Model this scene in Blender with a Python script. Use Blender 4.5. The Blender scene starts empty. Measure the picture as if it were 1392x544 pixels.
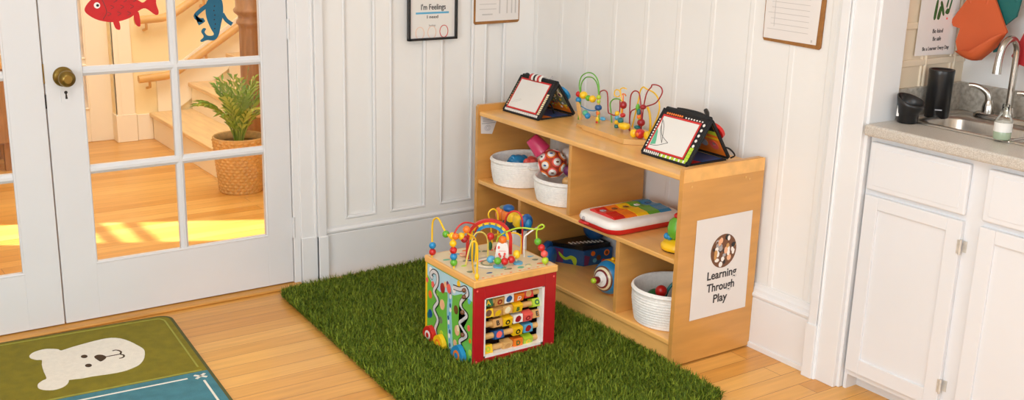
import bpy, math, random
import numpy as np
from mathutils import Vector, Matrix
random.seed(7)
SC = bpy.context.scene
COL = SC.collection
PI = math.pi

# ------------------------------------------------------------------ materials
def lin(c):
    return tuple(((v/12.92) if v <= .04045 else ((v+.055)/1.055)**2.4) for v in [x/255 for x in c])

def mat(name, rgb, rough=.5, var=.06, scale=12, metal=0, bump=0, bscale=60, coat=0, spec=.5, stretch=None):
    m = bpy.data.materials.new(name); m.use_nodes = True
    nt = m.node_tree; b = nt.nodes['Principled BSDF']
    c = lin(rgb)
    tc = nt.nodes.new('ShaderNodeTexCoord')
    mp = nt.nodes.new('ShaderNodeMapping'); nt.links.new(tc.outputs['Object'], mp.inputs[0])
    if stretch: mp.inputs['Scale'].default_value = stretch
    n = nt.nodes.new('ShaderNodeTexNoise'); n.inputs['Scale'].default_value = scale; n.inputs['Detail'].default_value = 3
    nt.links.new(mp.outputs[0], n.inputs['Vector'])
    r = nt.nodes.new('ShaderNodeValToRGB')
    r.color_ramp.elements[0].position = .3; r.color_ramp.elements[1].position = .7
    r.color_ramp.elements[0].color = tuple(max(0, v*(1-var)) for v in c)+(1,)
    r.color_ramp.elements[1].color = tuple(min(1, v*(1+var)) for v in c)+(1,)
    nt.links.new(n.outputs['Fac'], r.inputs[0]); nt.links.new(r.outputs[0], b.inputs['Base Color'])
    b.inputs['Roughness'].default_value = rough; b.inputs['Metallic'].default_value = metal
    b.inputs['Specular IOR Level'].default_value = spec
    if coat: b.inputs['Coat Weight'].default_value = coat; b.inputs['Coat Roughness'].default_value = .15
    if bump:
        n2 = nt.nodes.new('ShaderNodeTexNoise'); n2.inputs['Scale'].default_value = bscale
        nt.links.new(mp.outputs[0], n2.inputs['Vector'])
        bp = nt.nodes.new('ShaderNodeBump'); bp.inputs['Strength'].default_value = bump; bp.inputs['Distance'].default_value = .004
        nt.links.new(n2.outputs['Fac'], bp.inputs['Height']); nt.links.new(bp.outputs[0], b.inputs['Normal'])
    return m

def ramp_mat(name, tex, stops, rough=.4, mapping=(1, 1, 1), bump=0, coat=0, setup=None, out='Fac', spec=.5):
    m = bpy.data.materials.new(name); m.use_nodes = True
    nt = m.node_tree; b = nt.nodes['Principled BSDF']
    tc = nt.nodes.new('ShaderNodeTexCoord'); mp = nt.nodes.new('ShaderNodeMapping')
    mp.inputs['Scale'].default_value = mapping
    nt.links.new(tc.outputs['Object'], mp.inputs[0])
    t = nt.nodes.new(tex); nt.links.new(mp.outputs[0], t.inputs['Vector'])
    if setup: setup(t)
    r = nt.nodes.new('ShaderNodeValToRGB'); el = r.color_ramp.elements
    while len(el) < len(stops): el.new(.5)
    for e, (p, c) in zip(el, stops): e.position = p; e.color = lin(c)+(1,)
    nt.links.new(t.outputs[out], r.inputs[0]); nt.links.new(r.outputs[0], b.inputs['Base Color'])
    b.inputs['Roughness'].default_value = rough; b.inputs['Specular IOR Level'].default_value = spec
    if coat: b.inputs['Coat Weight'].default_value = coat; b.inputs['Coat Roughness'].default_value = .2
    if bump:
        bp = nt.nodes.new('ShaderNodeBump'); bp.inputs['Strength'].default_value = bump; bp.inputs['Distance'].default_value = .003
        nt.links.new(t.outputs[out], bp.inputs['Height']); nt.links.new(bp.outputs[0], b.inputs['Normal'])
    return m

def plank_mat(name, c1, c2, seam, rough):
    m = bpy.data.materials.new(name); m.use_nodes = True
    nt = m.node_tree; b = nt.nodes['Principled BSDF']; L = nt.links.new
    tc = nt.nodes.new('ShaderNodeTexCoord')
    br = nt.nodes.new('ShaderNodeTexBrick'); br.offset = .37; br.offset_frequency = 2
    br.inputs['Scale'].default_value = 1; br.inputs['Brick Width'].default_value = 2.1
    br.inputs['Row Height'].default_value = .082; br.inputs['Mortar Size'].default_value = .0013
    br.inputs['Mortar Smooth'].default_value = .3; br.inputs['Bias'].default_value = 0
    br.inputs['Color1'].default_value = lin(c1)+(1,); br.inputs['Color2'].default_value = lin(c2)+(1,); br.inputs['Mortar'].default_value = lin(seam)+(1,)
    L(tc.outputs['Object'], br.inputs['Vector'])
    mp = nt.nodes.new('ShaderNodeMapping'); mp.inputs['Scale'].default_value = (2.2, 34, 1); L(tc.outputs['Object'], mp.inputs[0])
    n = nt.nodes.new('ShaderNodeTexNoise'); n.inputs['Scale'].default_value = 1.6; n.inputs['Detail'].default_value = 5; L(mp.outputs[0], n.inputs['Vector'])
    r = nt.nodes.new('ShaderNodeValToRGB'); r.color_ramp.elements[0].color = (.74, .68, .6, 1); r.color_ramp.elements[1].color = (1.08, 1.06, 1.02, 1)
    r.color_ramp.elements[0].position = .3; r.color_ramp.elements[1].position = .75
    L(n.outputs['Fac'], r.inputs[0])
    mx = nt.nodes.new('ShaderNodeMixRGB'); mx.blend_type = 'MULTIPLY'; mx.inputs[0].default_value = .6
    L(br.outputs['Color'], mx.inputs[1]); L(r.outputs[0], mx.inputs[2]); L(mx.outputs[0], b.inputs['Base Color'])
    b.inputs['Roughness'].default_value = rough
    bp = nt.nodes.new('ShaderNodeBump'); bp.invert = True; bp.inputs['Strength'].default_value = .25; bp.inputs['Distance'].default_value = .002
    L(br.outputs['Fac'], bp.inputs['Height']); L(bp.outputs[0], b.inputs['Normal'])
    return m

def glass_mat(name, tint=(1, 1, 1), gloss=.06):
    m = bpy.data.materials.new(name); m.use_nodes = True
    nt = m.node_tree; nt.nodes.remove(nt.nodes['Principled BSDF'])
    o = nt.nodes['Material Output']; t = nt.nodes.new('ShaderNodeBsdfTransparent'); t.inputs[0].default_value = tint+(1,)
    g = nt.nodes.new('ShaderNodeBsdfGlossy'); g.inputs['Roughness'].default_value = .02
    fr = nt.nodes.new('ShaderNodeFresnel'); fr.inputs[0].default_value = 1.3
    mx = nt.nodes.new('ShaderNodeMixShader')
    nt.links.new(fr.outputs[0], mx.inputs[0]); nt.links.new(t.outputs[0], mx.inputs[1]); nt.links.new(g.outputs[0], mx.inputs[2])
    nt.links.new(mx.outputs[0], o.inputs['Surface'])
    return m

M = {}
M['wall'] = mat('warm white wall paint', (233, 231, 228), .55, .012, 3)
M['trim'] = mat('white gloss trim paint', (227, 226, 226), .35, .012, 4)
M['door'] = mat('white door paint', (219, 218, 219), .4, .012, 4)
M['ceil'] = mat('ceiling paint', (240, 238, 234), .8, .01, 3)
M['niche'] = mat('beige niche panel paint', (226, 208, 182), .5, .015, 4)
M['hallwall'] = mat('cream hall paint', (250, 228, 174), .6, .02, 2)
M['halltrim'] = mat('cream hall trim', (252, 238, 208), .5, .02, 3)
M['floor'] = plank_mat('honey oak strip floor', (234, 178, 96), (212, 148, 66), (158, 102, 44), .3)
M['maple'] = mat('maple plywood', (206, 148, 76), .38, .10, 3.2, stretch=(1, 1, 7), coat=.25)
M['maple_lit'] = mat('maple plywood lengthwise lit', (236, 178, 100), .34, .10, 3.2, stretch=(7, 1, 7), coat=.3)  # lengthwise grain; paler copy of maple with the top light in its colour
M['oak'] = mat('threshold oak', (200, 142, 64), .4, .12, 6, stretch=(1, 8, 8))
M['brownwood'] = mat('brown newel wood', (164, 116, 72), .4, .16, 8, stretch=(6, 6, 1), coat=.2)
M['railwood'] = mat('golden handrail wood', (220, 170, 98), .45, .1, 8)
M['tread'] = mat('pale stair tread wood', (236, 200, 142), .45, .1, 5, stretch=(8, 1, 8))
M['brass'] = mat('aged brass', (142, 116, 58), .3, .15, 30, metal=.9)
M['steel'] = mat('brushed steel', (196, 190, 182), .28, .05, 30, metal=1, stretch=(1, 12, 1))
M['chrome'] = mat('satin nickel', (188, 182, 174), .2, .04, 20, metal=1)
M['hinge'] = mat('paint smeared hinge metal', (206, 200, 190), .4, .12, 60, metal=.25)
M['lam'] = ramp_mat('speckled beige laminate', 'ShaderNodeTexNoise', [(.3, (166, 156, 144)), (.48, (190, 181, 170)), (.62, (206, 200, 191))], .3, (1, 1, 1), setup=lambda t: (setattr(t.inputs['Scale'], 'default_value', 380), setattr(t.inputs['Detail'], 'default_value', 4)))
M['bsplash'] = ramp_mat('mottled backsplash laminate', 'ShaderNodeTexNoise', [(.3, (146, 138, 126)), (.5, (172, 164, 152)), (.7, (190, 183, 172))], .4, (1, 1, 1), setup=lambda t: (setattr(t.inputs['Scale'], 'default_value', 70), setattr(t.inputs['Detail'], 'default_value', 5)))
M['cab'] = mat('white cabinet paint', (222, 222, 224), .4, .012, 4)
M['black'] = mat('black plastic', (22, 21, 22), .3, .1, 20)
M['blackfab'] = mat('black fabric', (24, 23, 24), .8, .15, 60, bump=.4, bscale=300)
M['paper'] = mat('white paper', (226, 220, 216), .7, .015, 10)
M['board'] = mat('white magnetic board', (226, 222, 216), .3, .02, 6)
M['ink'] = mat('dark ink', (52, 50, 52), .7, .05)
M['greyink'] = mat('pale grey print', (196, 190, 186), .7, .05)
M['cork'] = mat('brown hardboard', (150, 100, 46), .6, .15, 50)
M['rope'] = mat('cream cotton rope', (246, 242, 236), .9, .05, 90, bump=.5, bscale=260)
M['wicker'] = mat('wicker', (212, 168, 104), .7, .12, 60, bump=.4, bscale=120)
M['soil'] = mat('dark potting soil', (72, 50, 34), .95, .3, 60, bump=.6)
M['leaf'] = mat('fern green leaf', (128, 160, 58), .5, .25, 14)
M['leafy'] = mat('young yellow green leaf', (176, 192, 84), .5, .2, 14)
M['grassback'] = mat('dark green carpet backing', (56, 74, 26), .95, .2, 40)
M['rug_green'] = mat('olive green rug pile', (126, 114, 12), .95, .12, 25, bump=.5, bscale=350)
M['rug_blue'] = mat('teal blue rug pile', (66, 122, 134), .95, .12, 25, bump=.5, bscale=350)
M['rug_edge'] = mat('dark rug binding', (84, 82, 40), .9, .1, 60)
M['rug_line'] = mat('lime rug line', (152, 150, 60), .95, .08, 60)
M['rug_white'] = mat('off white rug pile', (232, 224, 210), .95, .04, 60, bump=.4, bscale=350)
M['rug_brown'] = mat('brown rug pile', (72, 50, 26), .95, .1, 60)
M['glass'] = glass_mat('clear window glass')
M['hallglass'] = mat('rippled glass', (236, 220, 200), .4, .2, 9)
def P(name, rgb, rough=.35, coat=.2, var=.05): M[name] = mat('painted '+name, rgb, rough, var, 25, coat=coat)
P('cubered', (178, 20, 30)); P('royal', (22, 92, 160)); P('palewire', (222, 200, 96)); P('tan', (204, 150, 84)); P('track', (214, 210, 212)); P('inside', (44, 26, 16)); P('red', (200, 30, 28)); P('orange', (238, 120, 30)); P('yellow', (246, 196, 24)); P('green', (98, 172, 44)); P('lime', (178, 206, 44))  # inside: dark tone holding the cube's interior shade, also a print colour
P('blue', (30, 134, 190)); P('sky', (88, 168, 206)); P('navy', (24, 82, 140)); P('crimson', (160, 20, 30)); P('coral', (240, 96, 86))
P('purple', (112, 44, 96)); P('pink', (206, 58, 104)); P('teal', (28, 112, 112)); P('white', (240, 234, 228)); P('beadwood', (222, 172, 104))
P('olive', (120, 128, 96)); P('brown', (112, 66, 34)); P('darkred', (122, 22, 24)); P('mint', (90, 178, 140)); P('grey', (170, 165, 168)); P('cream', (240, 222, 180)); P('peach', (238, 180, 140))
P('grassy', (108, 184, 66)); P('skyl', (174, 212, 226)); P('water', (150, 196, 214)); P('dkgreen', (30, 100, 50))
M['redcut'] = mat('red paper cutout', (196, 22, 26), .6, .08, 30)
M['bluecut'] = mat('blue paper cutout', (12, 92, 122), .6, .08, 30)
M['orangebib'] = mat('orange silicone', (196, 86, 40), .65, .04, 10)
M['tealbib'] = mat('teal silicone', (16, 96, 92), .65, .04, 10)
M['redbib'] = mat('red silicone', (178, 34, 38), .65, .04, 10)
M['clear'] = glass_mat('clear plastic', (.93, .95, .93))
M['soap'] = mat('green soap', (156, 170, 144), .2, .05)
M['toptable'] = mat('printed birch top', (226, 206, 166), .4, .06, 20, coat=.2)

# ------------------------------------------------------------------ mesh builder
class MB:
    def __init__(s): s.v = []; s.f = []; s.mi = []; s.sm = []; s.mats = []; s.cur = 0
    def use(s, m):
        m = M[m] if isinstance(m, str) else m
        if m not in s.mats: s.mats.append(m)
        s.cur = s.mats.index(m); return s
    def add(s, vs, fs, smooth=False):
        b = len(s.v); s.v.extend([tuple(v) for v in vs])
        for f in fs: s.f.append(tuple(i+b for i in f)); s.mi.append(s.cur); s.sm.append(smooth)
        return s
    def box(s, x0, x1, y0, y1, z0, z1):
        if x0 > x1: x0, x1 = x1, x0
        if y0 > y1: y0, y1 = y1, y0
        if z0 > z1: z0, z1 = z1, z0
        vs = [(x, y, z) for z in (z0, z1) for y in (y0, y1) for x in (x0, x1)]
        return s.add(vs, [(0, 2, 3, 1), (4, 5, 7, 6), (0, 1, 5, 4), (2, 6, 7, 3), (0, 4, 6, 2), (1, 3, 7, 5)])
    def prism(s, poly, w0, w1, O=(0, 0, 0), U=(1, 0, 0), V=(0, 1, 0), smooth=False):
        O, U, V = Vector(O), Vector(U), Vector(V); W = U.cross(V).normalized()
        a = sum(poly[i][0]*poly[(i+1) % len(poly)][1]-poly[(i+1) % len(poly)][0]*poly[i][1] for i in range(len(poly)))
        if a < 0: poly = poly[::-1]
        n = len(poly)
        vs = [O+U*p[0]+V*p[1]+W*w0 for p in poly]+[O+U*p[0]+V*p[1]+W*w1 for p in poly]
        s.add(vs, [tuple(range(n))[::-1], tuple(range(n, 2*n))])
        s.add(vs, [(i, (i+1) % n, n+(i+1) % n, n+i) for i in range(n)], smooth); return s
    def tube(s, pts, r, n=8, sub=0, closed=False):
        P_ = [Vector(p) for p in pts]
        R = list(r) if isinstance(r, (list, tuple)) else [r]*len(P_)
        if sub:
            Q = []; RR = []; k = len(P_)
            for i in range(k-1 if not closed else k):
                p0 = P_[(i-1) % k] if (closed or i > 0) else P_[0]*2-P_[1]
                p1, p2 = P_[i], P_[(i+1) % k]
                p3 = P_[(i+2) % k] if (closed or i+2 < k) else p2*2-p1
                for j in range(sub):
                    t = j/sub
                    Q.append(.5*((2*p1)+(-p0+p2)*t+(2*p0-5*p1+4*p2-p3)*t*t+(-p0+3*p1-3*p2+p3)*t**3))
                    RR.append(R[i]*(1-t)+R[(i+1) % k]*t)
            if not closed: Q.append(P_[-1]); RR.append(R[-1])
            P_, R = Q, RR
        m = len(P_); vs = []; nrm = None
        for i in range(m):
            a = P_[(i-1) % m] if (closed or i > 0) else P_[i]; b = P_[(i+1) % m] if (closed or i < m-1) else P_[i]
            d = (b-a)
            d = d.normalized() if d.length > 1e-9 else Vector((0, 0, 1))
            if nrm is None:
                nrm = d.cross(Vector((0, 0, 1)) if abs(d.z) < .9 else Vector((1, 0, 0))).normalized()
            else:
                nrm = nrm-d*nrm.dot(d)
                nrm = nrm.normalized() if nrm.length > 1e-6 else d.orthogonal().normalized()
            bn = d.cross(nrm)
            for j in range(n):
                t = 2*PI*j/n; vs.append(P_[i]+(nrm*math.cos(t)+bn*math.sin(t))*R[i])
        fs = []
        for i in range(m if closed else m-1):
            for j in range(n):
                a, b = i*n+j, i*n+(j+1) % n; c, d = ((i+1) % m)*n+(j+1) % n, ((i+1) % m)*n+j
                fs.append((a, b, c, d))
        s.add(vs, fs, True)
        if not closed: s.add(vs, [tuple(range(n))[::-1], tuple(range((m-1)*n, m*n))])
        return s
    def ball(s, c, r, n=16, m=10, rot=None, e=1.0):
        rx, ry, rz = r if isinstance(r, (tuple, list)) else (r, r, r)
        c = Vector(c); vs = []
        sg = lambda v: math.copysign(abs(v)**e, v)
        for i in range(1, m):
            t = PI*i/m
            for j in range(n):
                p = 2*PI*j/n
                q = Vector((rx*sg(math.sin(t))*sg(math.cos(p)), ry*sg(math.sin(t))*sg(math.sin(p)), rz*sg(math.cos(t))))
                vs.append(c+(rot @ q if rot else q))
        top = Vector((0, 0, rz)); vs.append(c+(rot @ top if rot else top)); vs.append(c-(rot @ top if rot else top))
        T, B = len(vs)-2, len(vs)-1; fs = []
        for i in range(m-2):
            for j in range(n): fs.append((i*n+j, (i+1)*n+j, (i+1)*n+(j+1) % n, i*n+(j+1) % n))
        for j in range(n): fs.append((T, j, (j+1) % n)); fs.append((B, (m-2)*n+(j+1) % n, (m-2)*n+j))
        return s.add(vs, fs, True)
    def lathe(s, prof, c=(0, 0, 0), n=32, sx=1, sy=1, rot=None, mod=None, cap0=True, cap1=True):
        c = Vector(c); vs = []; m = len(prof)
        for i, (r, z) in enumerate(prof):
            for j in range(n):
                t = 2*PI*j/n; rr = r*(mod(i, t) if mod else 1)
                q = Vector((rr*math.cos(t)*sx, rr*math.sin(t)*sy, z)); vs.append(c+(rot @ q if rot else q))
        fs = [(i*n+j, i*n+(j+1) % n, (i+1)*n+(j+1) % n, (i+1)*n+j) for i in range(m-1) for j in range(n)]
        s.add(vs, fs, True)
        if cap0: s.add(vs[:n], [tuple(range(n))[::-1]])
        if cap1: s.add(vs[-n:], [tuple(range(n))])
        return s
    def loft(s, rings, cap0=False, cap1=True, smooth=True):
        n = len(rings[0]); vs = [v for r in rings for v in r]
        fs = [(i*n+j, i*n+(j+1) % n, (i+1)*n+(j+1) % n, (i+1)*n+j) for i in range(len(rings)-1) for j in range(n)]
        s.add(vs, fs, smooth)
        if cap0: s.add(rings[0], [tuple(range(n))[::-1]])
        if cap1: s.add(rings[-1], [tuple(range(n))])
        return s
    def build(s, name, m=None, parent=None, bevel=0, seg=2, loc=None, local=False):
        off = Vector((0, 0, 0))
        if parent is not None and not local: off = ORG.get(parent.name, Vector((0, 0, 0)))
        elif loc is not None: off = Vector(loc)
        me = bpy.data.meshes.new(name)
        me.from_pydata([tuple(Vector(v)-off) for v in s.v], [], s.f)
        mats = s.mats if s.mats else [M[m] if isinstance(m, str) else m]
        for x in mats: me.materials.append(x)
        me.polygons.foreach_set('material_index', s.mi if s.mats else [0]*len(s.f))
        me.polygons.foreach_set('use_smooth', s.sm); me.update(); me.validate()
        o = bpy.data.objects.new(name, me); COL.objects.link(o)
        if parent is not None: o.parent = parent; ORG[o.name] = off
        elif loc is not None: o.location = loc; ORG[o.name] = off
        else: ORG[o.name] = off
        if bevel:
            b = o.modifiers.new('bevel', 'BEVEL'); b.width = bevel; b.segments = seg; b.limit_method = 'ANGLE'; b.angle_limit = .6
        return o
ORG = {}

def tag(o, label=None, cat=None, group=None, kind=None):
    if label: o['label'] = label
    if cat: o['category'] = cat
    if group: o['group'] = group
    if kind: o['kind'] = kind
    return o
def thing(name, label, cat, loc=(0, 0, 0), group=None, rz=0):
    o = bpy.data.objects.new(name, None); o.empty_display_size = .05; COL.objects.link(o); o.location = loc; o.rotation_euler = (0, 0, rz)
    ORG[o.name] = Vector(loc); return tag(o, label, cat, group)
def struct(o): o['kind'] = 'structure'; return o
def smooth_poly(pts, sub=5):
    k = len(pts); out = []
    for i in range(k):
        p0, p1, p2, p3 = [Vector((*pts[(i+d) % k], 0)) for d in (-1, 0, 1, 2)]
        for j in range(sub):
            t = j/sub; q = .5*((2*p1)+(-p0+p2)*t+(2*p0-5*p1+4*p2-p3)*t*t+(-p0+3*p1-3*p2+p3)*t**3); out.append((q.x, q.y))
    return out
def circ(c, r, n=20, ry=None): return [(c[0]+r*math.cos(2*PI*i/n), c[1]+(ry or r)*math.sin(2*PI*i/n)) for i in range(n)]
def stroke(pts, w):
    # outline polygon of an open 2-D path of width w
    L, R = [], []
    for i, p in enumerate(pts):
        a = Vector(pts[max(i-1, 0)]); b = Vector(pts[min(i+1, len(pts)-1)]); d = (b-a).normalized(); nn = Vector((-d.y, d.x))*w/2
        L.append((p[0]+nn.x, p[1]+nn.y)); R.append((p[0]-nn.x, p[1]-nn.y))
    return L+R[::-1]
def spl(pts, sub=5):
    out = []; k = len(pts)
    for i in range(k-1):
        p1, p2 = Vector(pts[i]), Vector(pts[i+1]); p0 = Vector(pts[i-1]) if i else p1*2-p2; p3 = Vector(pts[i+2]) if i+2 < k else p2*2-p1
        for j in range(sub):
            t = j/sub; out.append(tuple(.5*((2*p1)+(-p0+p2)*t+(2*p0-5*p1+4*p2-p3)*t*t+(-p0+3*p1-3*p2+p3)*t**3)))
    out.append(tuple(pts[-1])); return out

def lettering(body, size, O, U, V, m, parent, name='lettering', depth=.0006, align='CENTER', bold=0, local=False, width=None):
    cu = bpy.data.curves.new('tmp', 'FONT'); cu.body = body; cu.size = size; cu.align_x = align; cu.extrude = depth; cu.offset = bold; cu.resolution_u = 3
    o = bpy.data.objects.new('tmp', cu); COL.objects.link(o)
    dg = bpy.context.evaluated_depsgraph_get(); dg.update()
    me = bpy.data.meshes.new_from_object(o.evaluated_get(dg)); bpy.data.objects.remove(o)
    U, V, O = Vector(U).normalized(), Vector(V).normalized(), Vector(O); W = U.cross(V)
    xs = [v.co.x for v in me.vertices]; k = 1
    if width and xs: k = width/(max(xs)-min(xs))
    mb = MB(); mb.add([O+U*v.co.x*k+V*v.co.y+W*v.co.z for v in me.vertices], [tuple(p.vertices) for p in me.polygons])
    bpy.data.meshes.remove(me); return mb.build(name, m, parent, local=local)

# ------------------------------------------------------------------ camera
cam = bpy.data.cameras.new('camera'); co = bpy.data.objects.new('camera', cam); COL.objects.link(co); SC.camera = co
F_PX, YAW, PIT, ROL = 1487.344, .961698, -.273173, .027644
fw = Vector((math.cos(PIT)*math.cos(YAW), math.cos(PIT)*math.sin(YAW), math.sin(PIT)))
rt = Vector((math.sin(YAW), -math.cos(YAW), 0)); up = rt.cross(fw)
r2 = rt*math.cos(ROL)+up*math.sin(ROL); u2 = up*math.cos(ROL)-rt*math.sin(ROL)
co.matrix_world = Matrix(((r2.x, u2.x, -fw.x, -2.84817), (r2.y, u2.y, -fw.y, -4.10434), (r2.z, u2.z, -fw.z, 1.62453), (0, 0, 0, 1)))
cam.sensor_width = 36; cam.lens = F_PX/1392*36; cam.clip_start = .05

# ------------------------------------------------------------------ room shell
WX, WY = .115, .02            # faces of the right wall and of the back wall
struct(MB().box(-4.7, 1.9, -6.3, 3.4, -.06, 0).build('floor', 'floor'))
cl = MB(); cl.box(-4.7, 1.9, -6.3, .121, 2.7, 2.8); cl.box(-3.3, 1.9, .121, 3.4, 2.7, 2.8); struct(cl.build('ceiling', 'ceil'))
# wall_back: panelled part right of the door, header over the doors, plain part to the left
wb = MB()
wb.box(-.955, .3, WY, .12, 0, 2.7); wb.box(-4.6, -3.05, WY-.02, .12, 0, 2.7); wb.box(-3.05, -.955, 0, .12, 2.05, 2.7)
P_A = [(-.855, -.702), (-.636, -.456), (-.383, -.21), (-.155, -.04)]
xs = [-.955]+[v for p in P_A for v in p]+[WX]
for i in range(0, len(xs), 2): wb.box(xs[i], xs[i+1], .004, WY, .2, 2.7)
wb.box(-.955, WX, .0041, WY, .2, .253); wb.box(-.955, WX, .0041, WY, 2.2, 2.7)
wb = struct(wb.build('wall_back', 'wall', bevel=.0015))
for a, b in P_A:
    m = MB()
    for (p, q) in (((a+.006, .255), (a+.006, 2.2)), ((b-.006, .255), (b-.006, 2.2)), ((a, .2595), (b, .2595)), ((a, 2.194), (b, 2.194))):
        m.tube([(p[0], .010, p[1]), (q[0], .010, q[1])], .0085, 8)
    struct(m.build('panel_moulding', 'trim', wb))
wr = MB(); wr.box(WX, .2, -1.80, .12, 0, 2.7); wr.box(WX, .2, -6.2, -3.4, 0, 2.7)
wr = struct(wr.build('wall_right', 'wall'))
for y in (-.01, -.2, -.385, -.568, -.766, -.954, -1.136, -1.333, -1.531, -1.70):
    m = MB(); m.prism([(-.014, 0), (-.009, .002), (.009, .002), (.014, 0)], -2.7, -.25, (WX, y, 0), (0, -1, 0), (-1, 0, 0))
    struct(m.build('panel_bead', 'wall', wr))
struct(MB().box(-4.7, -4.6, -6.2, .12, 0, 2.7).build('wall_left', 'wall'))
w3 = MB()
for y in (-5.0, -3.75, -2.5): w3.box(-4.6, -4.57, y, y+.07, .8, 2.4)
w3.box(-4.6, -4.57, -5.0, -2.43, .8, .87); w3.box(-4.6, -4.57, -5.0, -2.43, 2.33, 2.4); w3.box(-4.6, -4.598, -5.0, -2.43, .8, 2.4)
struct(w3.build('window_3', 'trim'))
wf = MB(); wf.box(-4.7, -4.1, -6.3, -6.2, 0, 2.7); wf.box(-.5, 1.0, -6.3, -6.2, 0, 2.7); wf.box(-4.1, -.5, -6.3, -6.2, 0, .75); wf.box(-4.1, -.5, -6.3, -6.2, 2.45, 2.7)
struct(wf.build('wall_front', 'wall'))
w2 = MB(); 
for x in (-4.1, -2.9, -1.7, -.56): w2.box(x, x+.06, -6.26, -6.2, .75, 2.45)
w2.box(-4.1, -.5, -6.26, -6.2, .75, .81); w2.box(-4.1, -.5, -6.26, -6.2, 2.39, 2.45)
struct(w2.build('window_2', 'trim'))
# baseboards
def profile_base(o_name, face, run0, run1, axis):
    # flat board with a stepped and rounded cap; extruded along x (axis 'x') or y
    prof = [(0, 0), (.02, 0), (.02, .015), (.02, .196), (.017, .199), (.024, .203), (.026, .212), (.022, .219), (.0175, .222), (.016, .232), (.010, .240), (.006, .252), (0, .252)]
    m = MB()
    if axis == 'x': m.prism([(-a, z) for a, z in prof], run0, run1, (0, face, 0), (0, 1, 0), (0, 0, 1))
    else: m.prism([(-a, z) for a, z in prof], -run1, -run0, (face, 0, 0), (1, 0, 0), (0, 0, 1))
    return m
struct(profile_base('b', WY, -.955, WX, 'x').build('baseboard_back', 'trim', bevel=.0012))
bb = profile_base('b', WX, -1.757, .0, 'y'); bb.box(WX-.026, WX-.012, -1.757, -.02, 0, .02)
struct(bb.build('baseboard_right', 'trim', bevel=.0012))
# door casing right of the French doors
t1 = MB(); t1.box(-1.066, -.99, -.012, .1, 0, 2.12); t1.box(-.995, -.957, -.03, .05, 0, 2.12); t1.tube([(-1.002, -.012, .2), (-1.002, -.012, 2.12)], .008); t1.box(-1.066, -.953, -.016, .02, 0, .205); t1.box(-.995, -.951, -.034, .02, 0, .205)
t1.box(-1.097, -1.064, -.006, .1, 0, 2.05); t1.box(-3.05, -.957, -.03, .05, 2.05, 2.14); t1.box(-3.05, -2.945, -.02, .1, 0, 2.1)
struct(t1.build('trim_1', 'trim', bevel=.003))
struct(MB().box(-2.95, -1.07, -.045, .10, 0, .012).build('trim_3', 'oak', bevel=.005))
# casing at the end of the right wall and jamb of the kitchen niche
t2 = MB(); t2.box(.08, WX+.01, -1.885, -1.757, 0, 2.7); t2.box(.072, WX+.01, -1.792, -1.757, 0, 2.7); t2.tube([(.078, -1.80, .0), (.078, -1.80, 2.7)], .006); t2.box(.066, WX+.01, -1.797, -1.752, 0, .2)
t2.box(.098, .235, -1.895, -1.80, 0, 2.7)
struct(t2.build('trim_2', 'trim', bevel=.003))
NY, NX, CZ = -1.868, .615, .937
wn = MB(); wn.box(.2, .72, NY, -1.75, 0, 2.7); 
wn = struct(wn.build('wall_niche_left', 'niche'))
struct(MB().box(NX, .72, -3.4, NY, 0, 2.7).build('wall_niche_back', 'wall'))
struct(MB().box(.236, NX, -3.38, NY, 1.62, 2.7).build('niche_shade_block', 'wall'))  # unseen block added above the niche to keep light out of it
struct(MB().box(.2, .72, -3.45, -3.38, 0, 2.7).build('wall_niche_right', 'wall'))
for z in (1.115, 1.24):
    m = MB(); m.box(.235, NX, NY-.006, NY+.002, z-.012, z+.012); struct(m.build('panel_moulding', 'niche', wn, bevel=.004))
for x in (.385, .545):
    m = MB(); m.tube([(x-.012, NY, 1.0), (x-.012, NY, 2.6)], .006); m.tube([(x+.008, NY, 1.0), (x+.008, NY, 2.6)], .008); struct(m.build('panel_bead', 'niche', wn))
# hall shell
HY = 3.06
hw = MB(); hw.box(-.99, 1.9, HY, HY+.1, 0, 2.7); hw.box(-3.3, -1.62, HY, HY+.1, 0, 2.7); hw.box(-1.62, -.99, HY, HY+.1, 2.1, 2.7)
struct(hw.build('wall_hall_far', 'hallwall'))
struct(MB().box(1.6, 1.7, .12, 3.2, 0, 2.7).build('wall_hall_right', 'hallwall'))
WW = dict(y0=1.70, y1=2.12, z0=.80, z1=2.2)
hl = MB(); hl.box(-3.3, -3.2, .12, WW['y0'], 0, 2.7); hl.box(-3.3, -3.2, WW['y1'], 3.2, 0, 2.7); hl.box(-3.3, -3.2, WW['y0'], WW['y1'], 0, WW['z0']); hl.box(-3.3, -3.2, WW['y0'], WW['y1'], WW['z1'], 2.7)
struct(hl.build('wall_hall_left', 'hallwall'))
hb = MB(); hb.box(-.955, 1.6, .12, .14, 0, 2.7); hb.box(-3.2, -3.05, .12, .14, 0, 2.7)
struct(hb.build('wall_hall_near', 'hallwall'))
w1 = MB()
for z in (.80, 1.27, 1.39, 2.17): w1.box(-3.27, -3.23, WW['y0'], WW['y1'], z, z+.03)
w1.box(-3.27, -3.23, WW['y0'], WW['y0']+.02, .80, 2.2); w1.box(-3.27, -3.23, WW['y1']-.02, WW['y1'], .80, 2.2)
struct(w1.build('window_1', 'halltrim'))
ht = MB(); ht.box(-.985, -.87, HY-.022, HY+.11, .18, 2.1); ht.box(-.995, -.865, HY-.032, HY+.11, 0, .18); ht.box(-.985, -.955, HY-.03, HY+.11, .18, 2.1); ht.box(-1.66, -1.62, HY-.02, HY+.11, 0, 2.1)
ht.box(-.86, -.76, HY-.018, HY, 0, .17)
struct(ht.build('trim_4', 'halltrim', bevel=.003))

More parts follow.
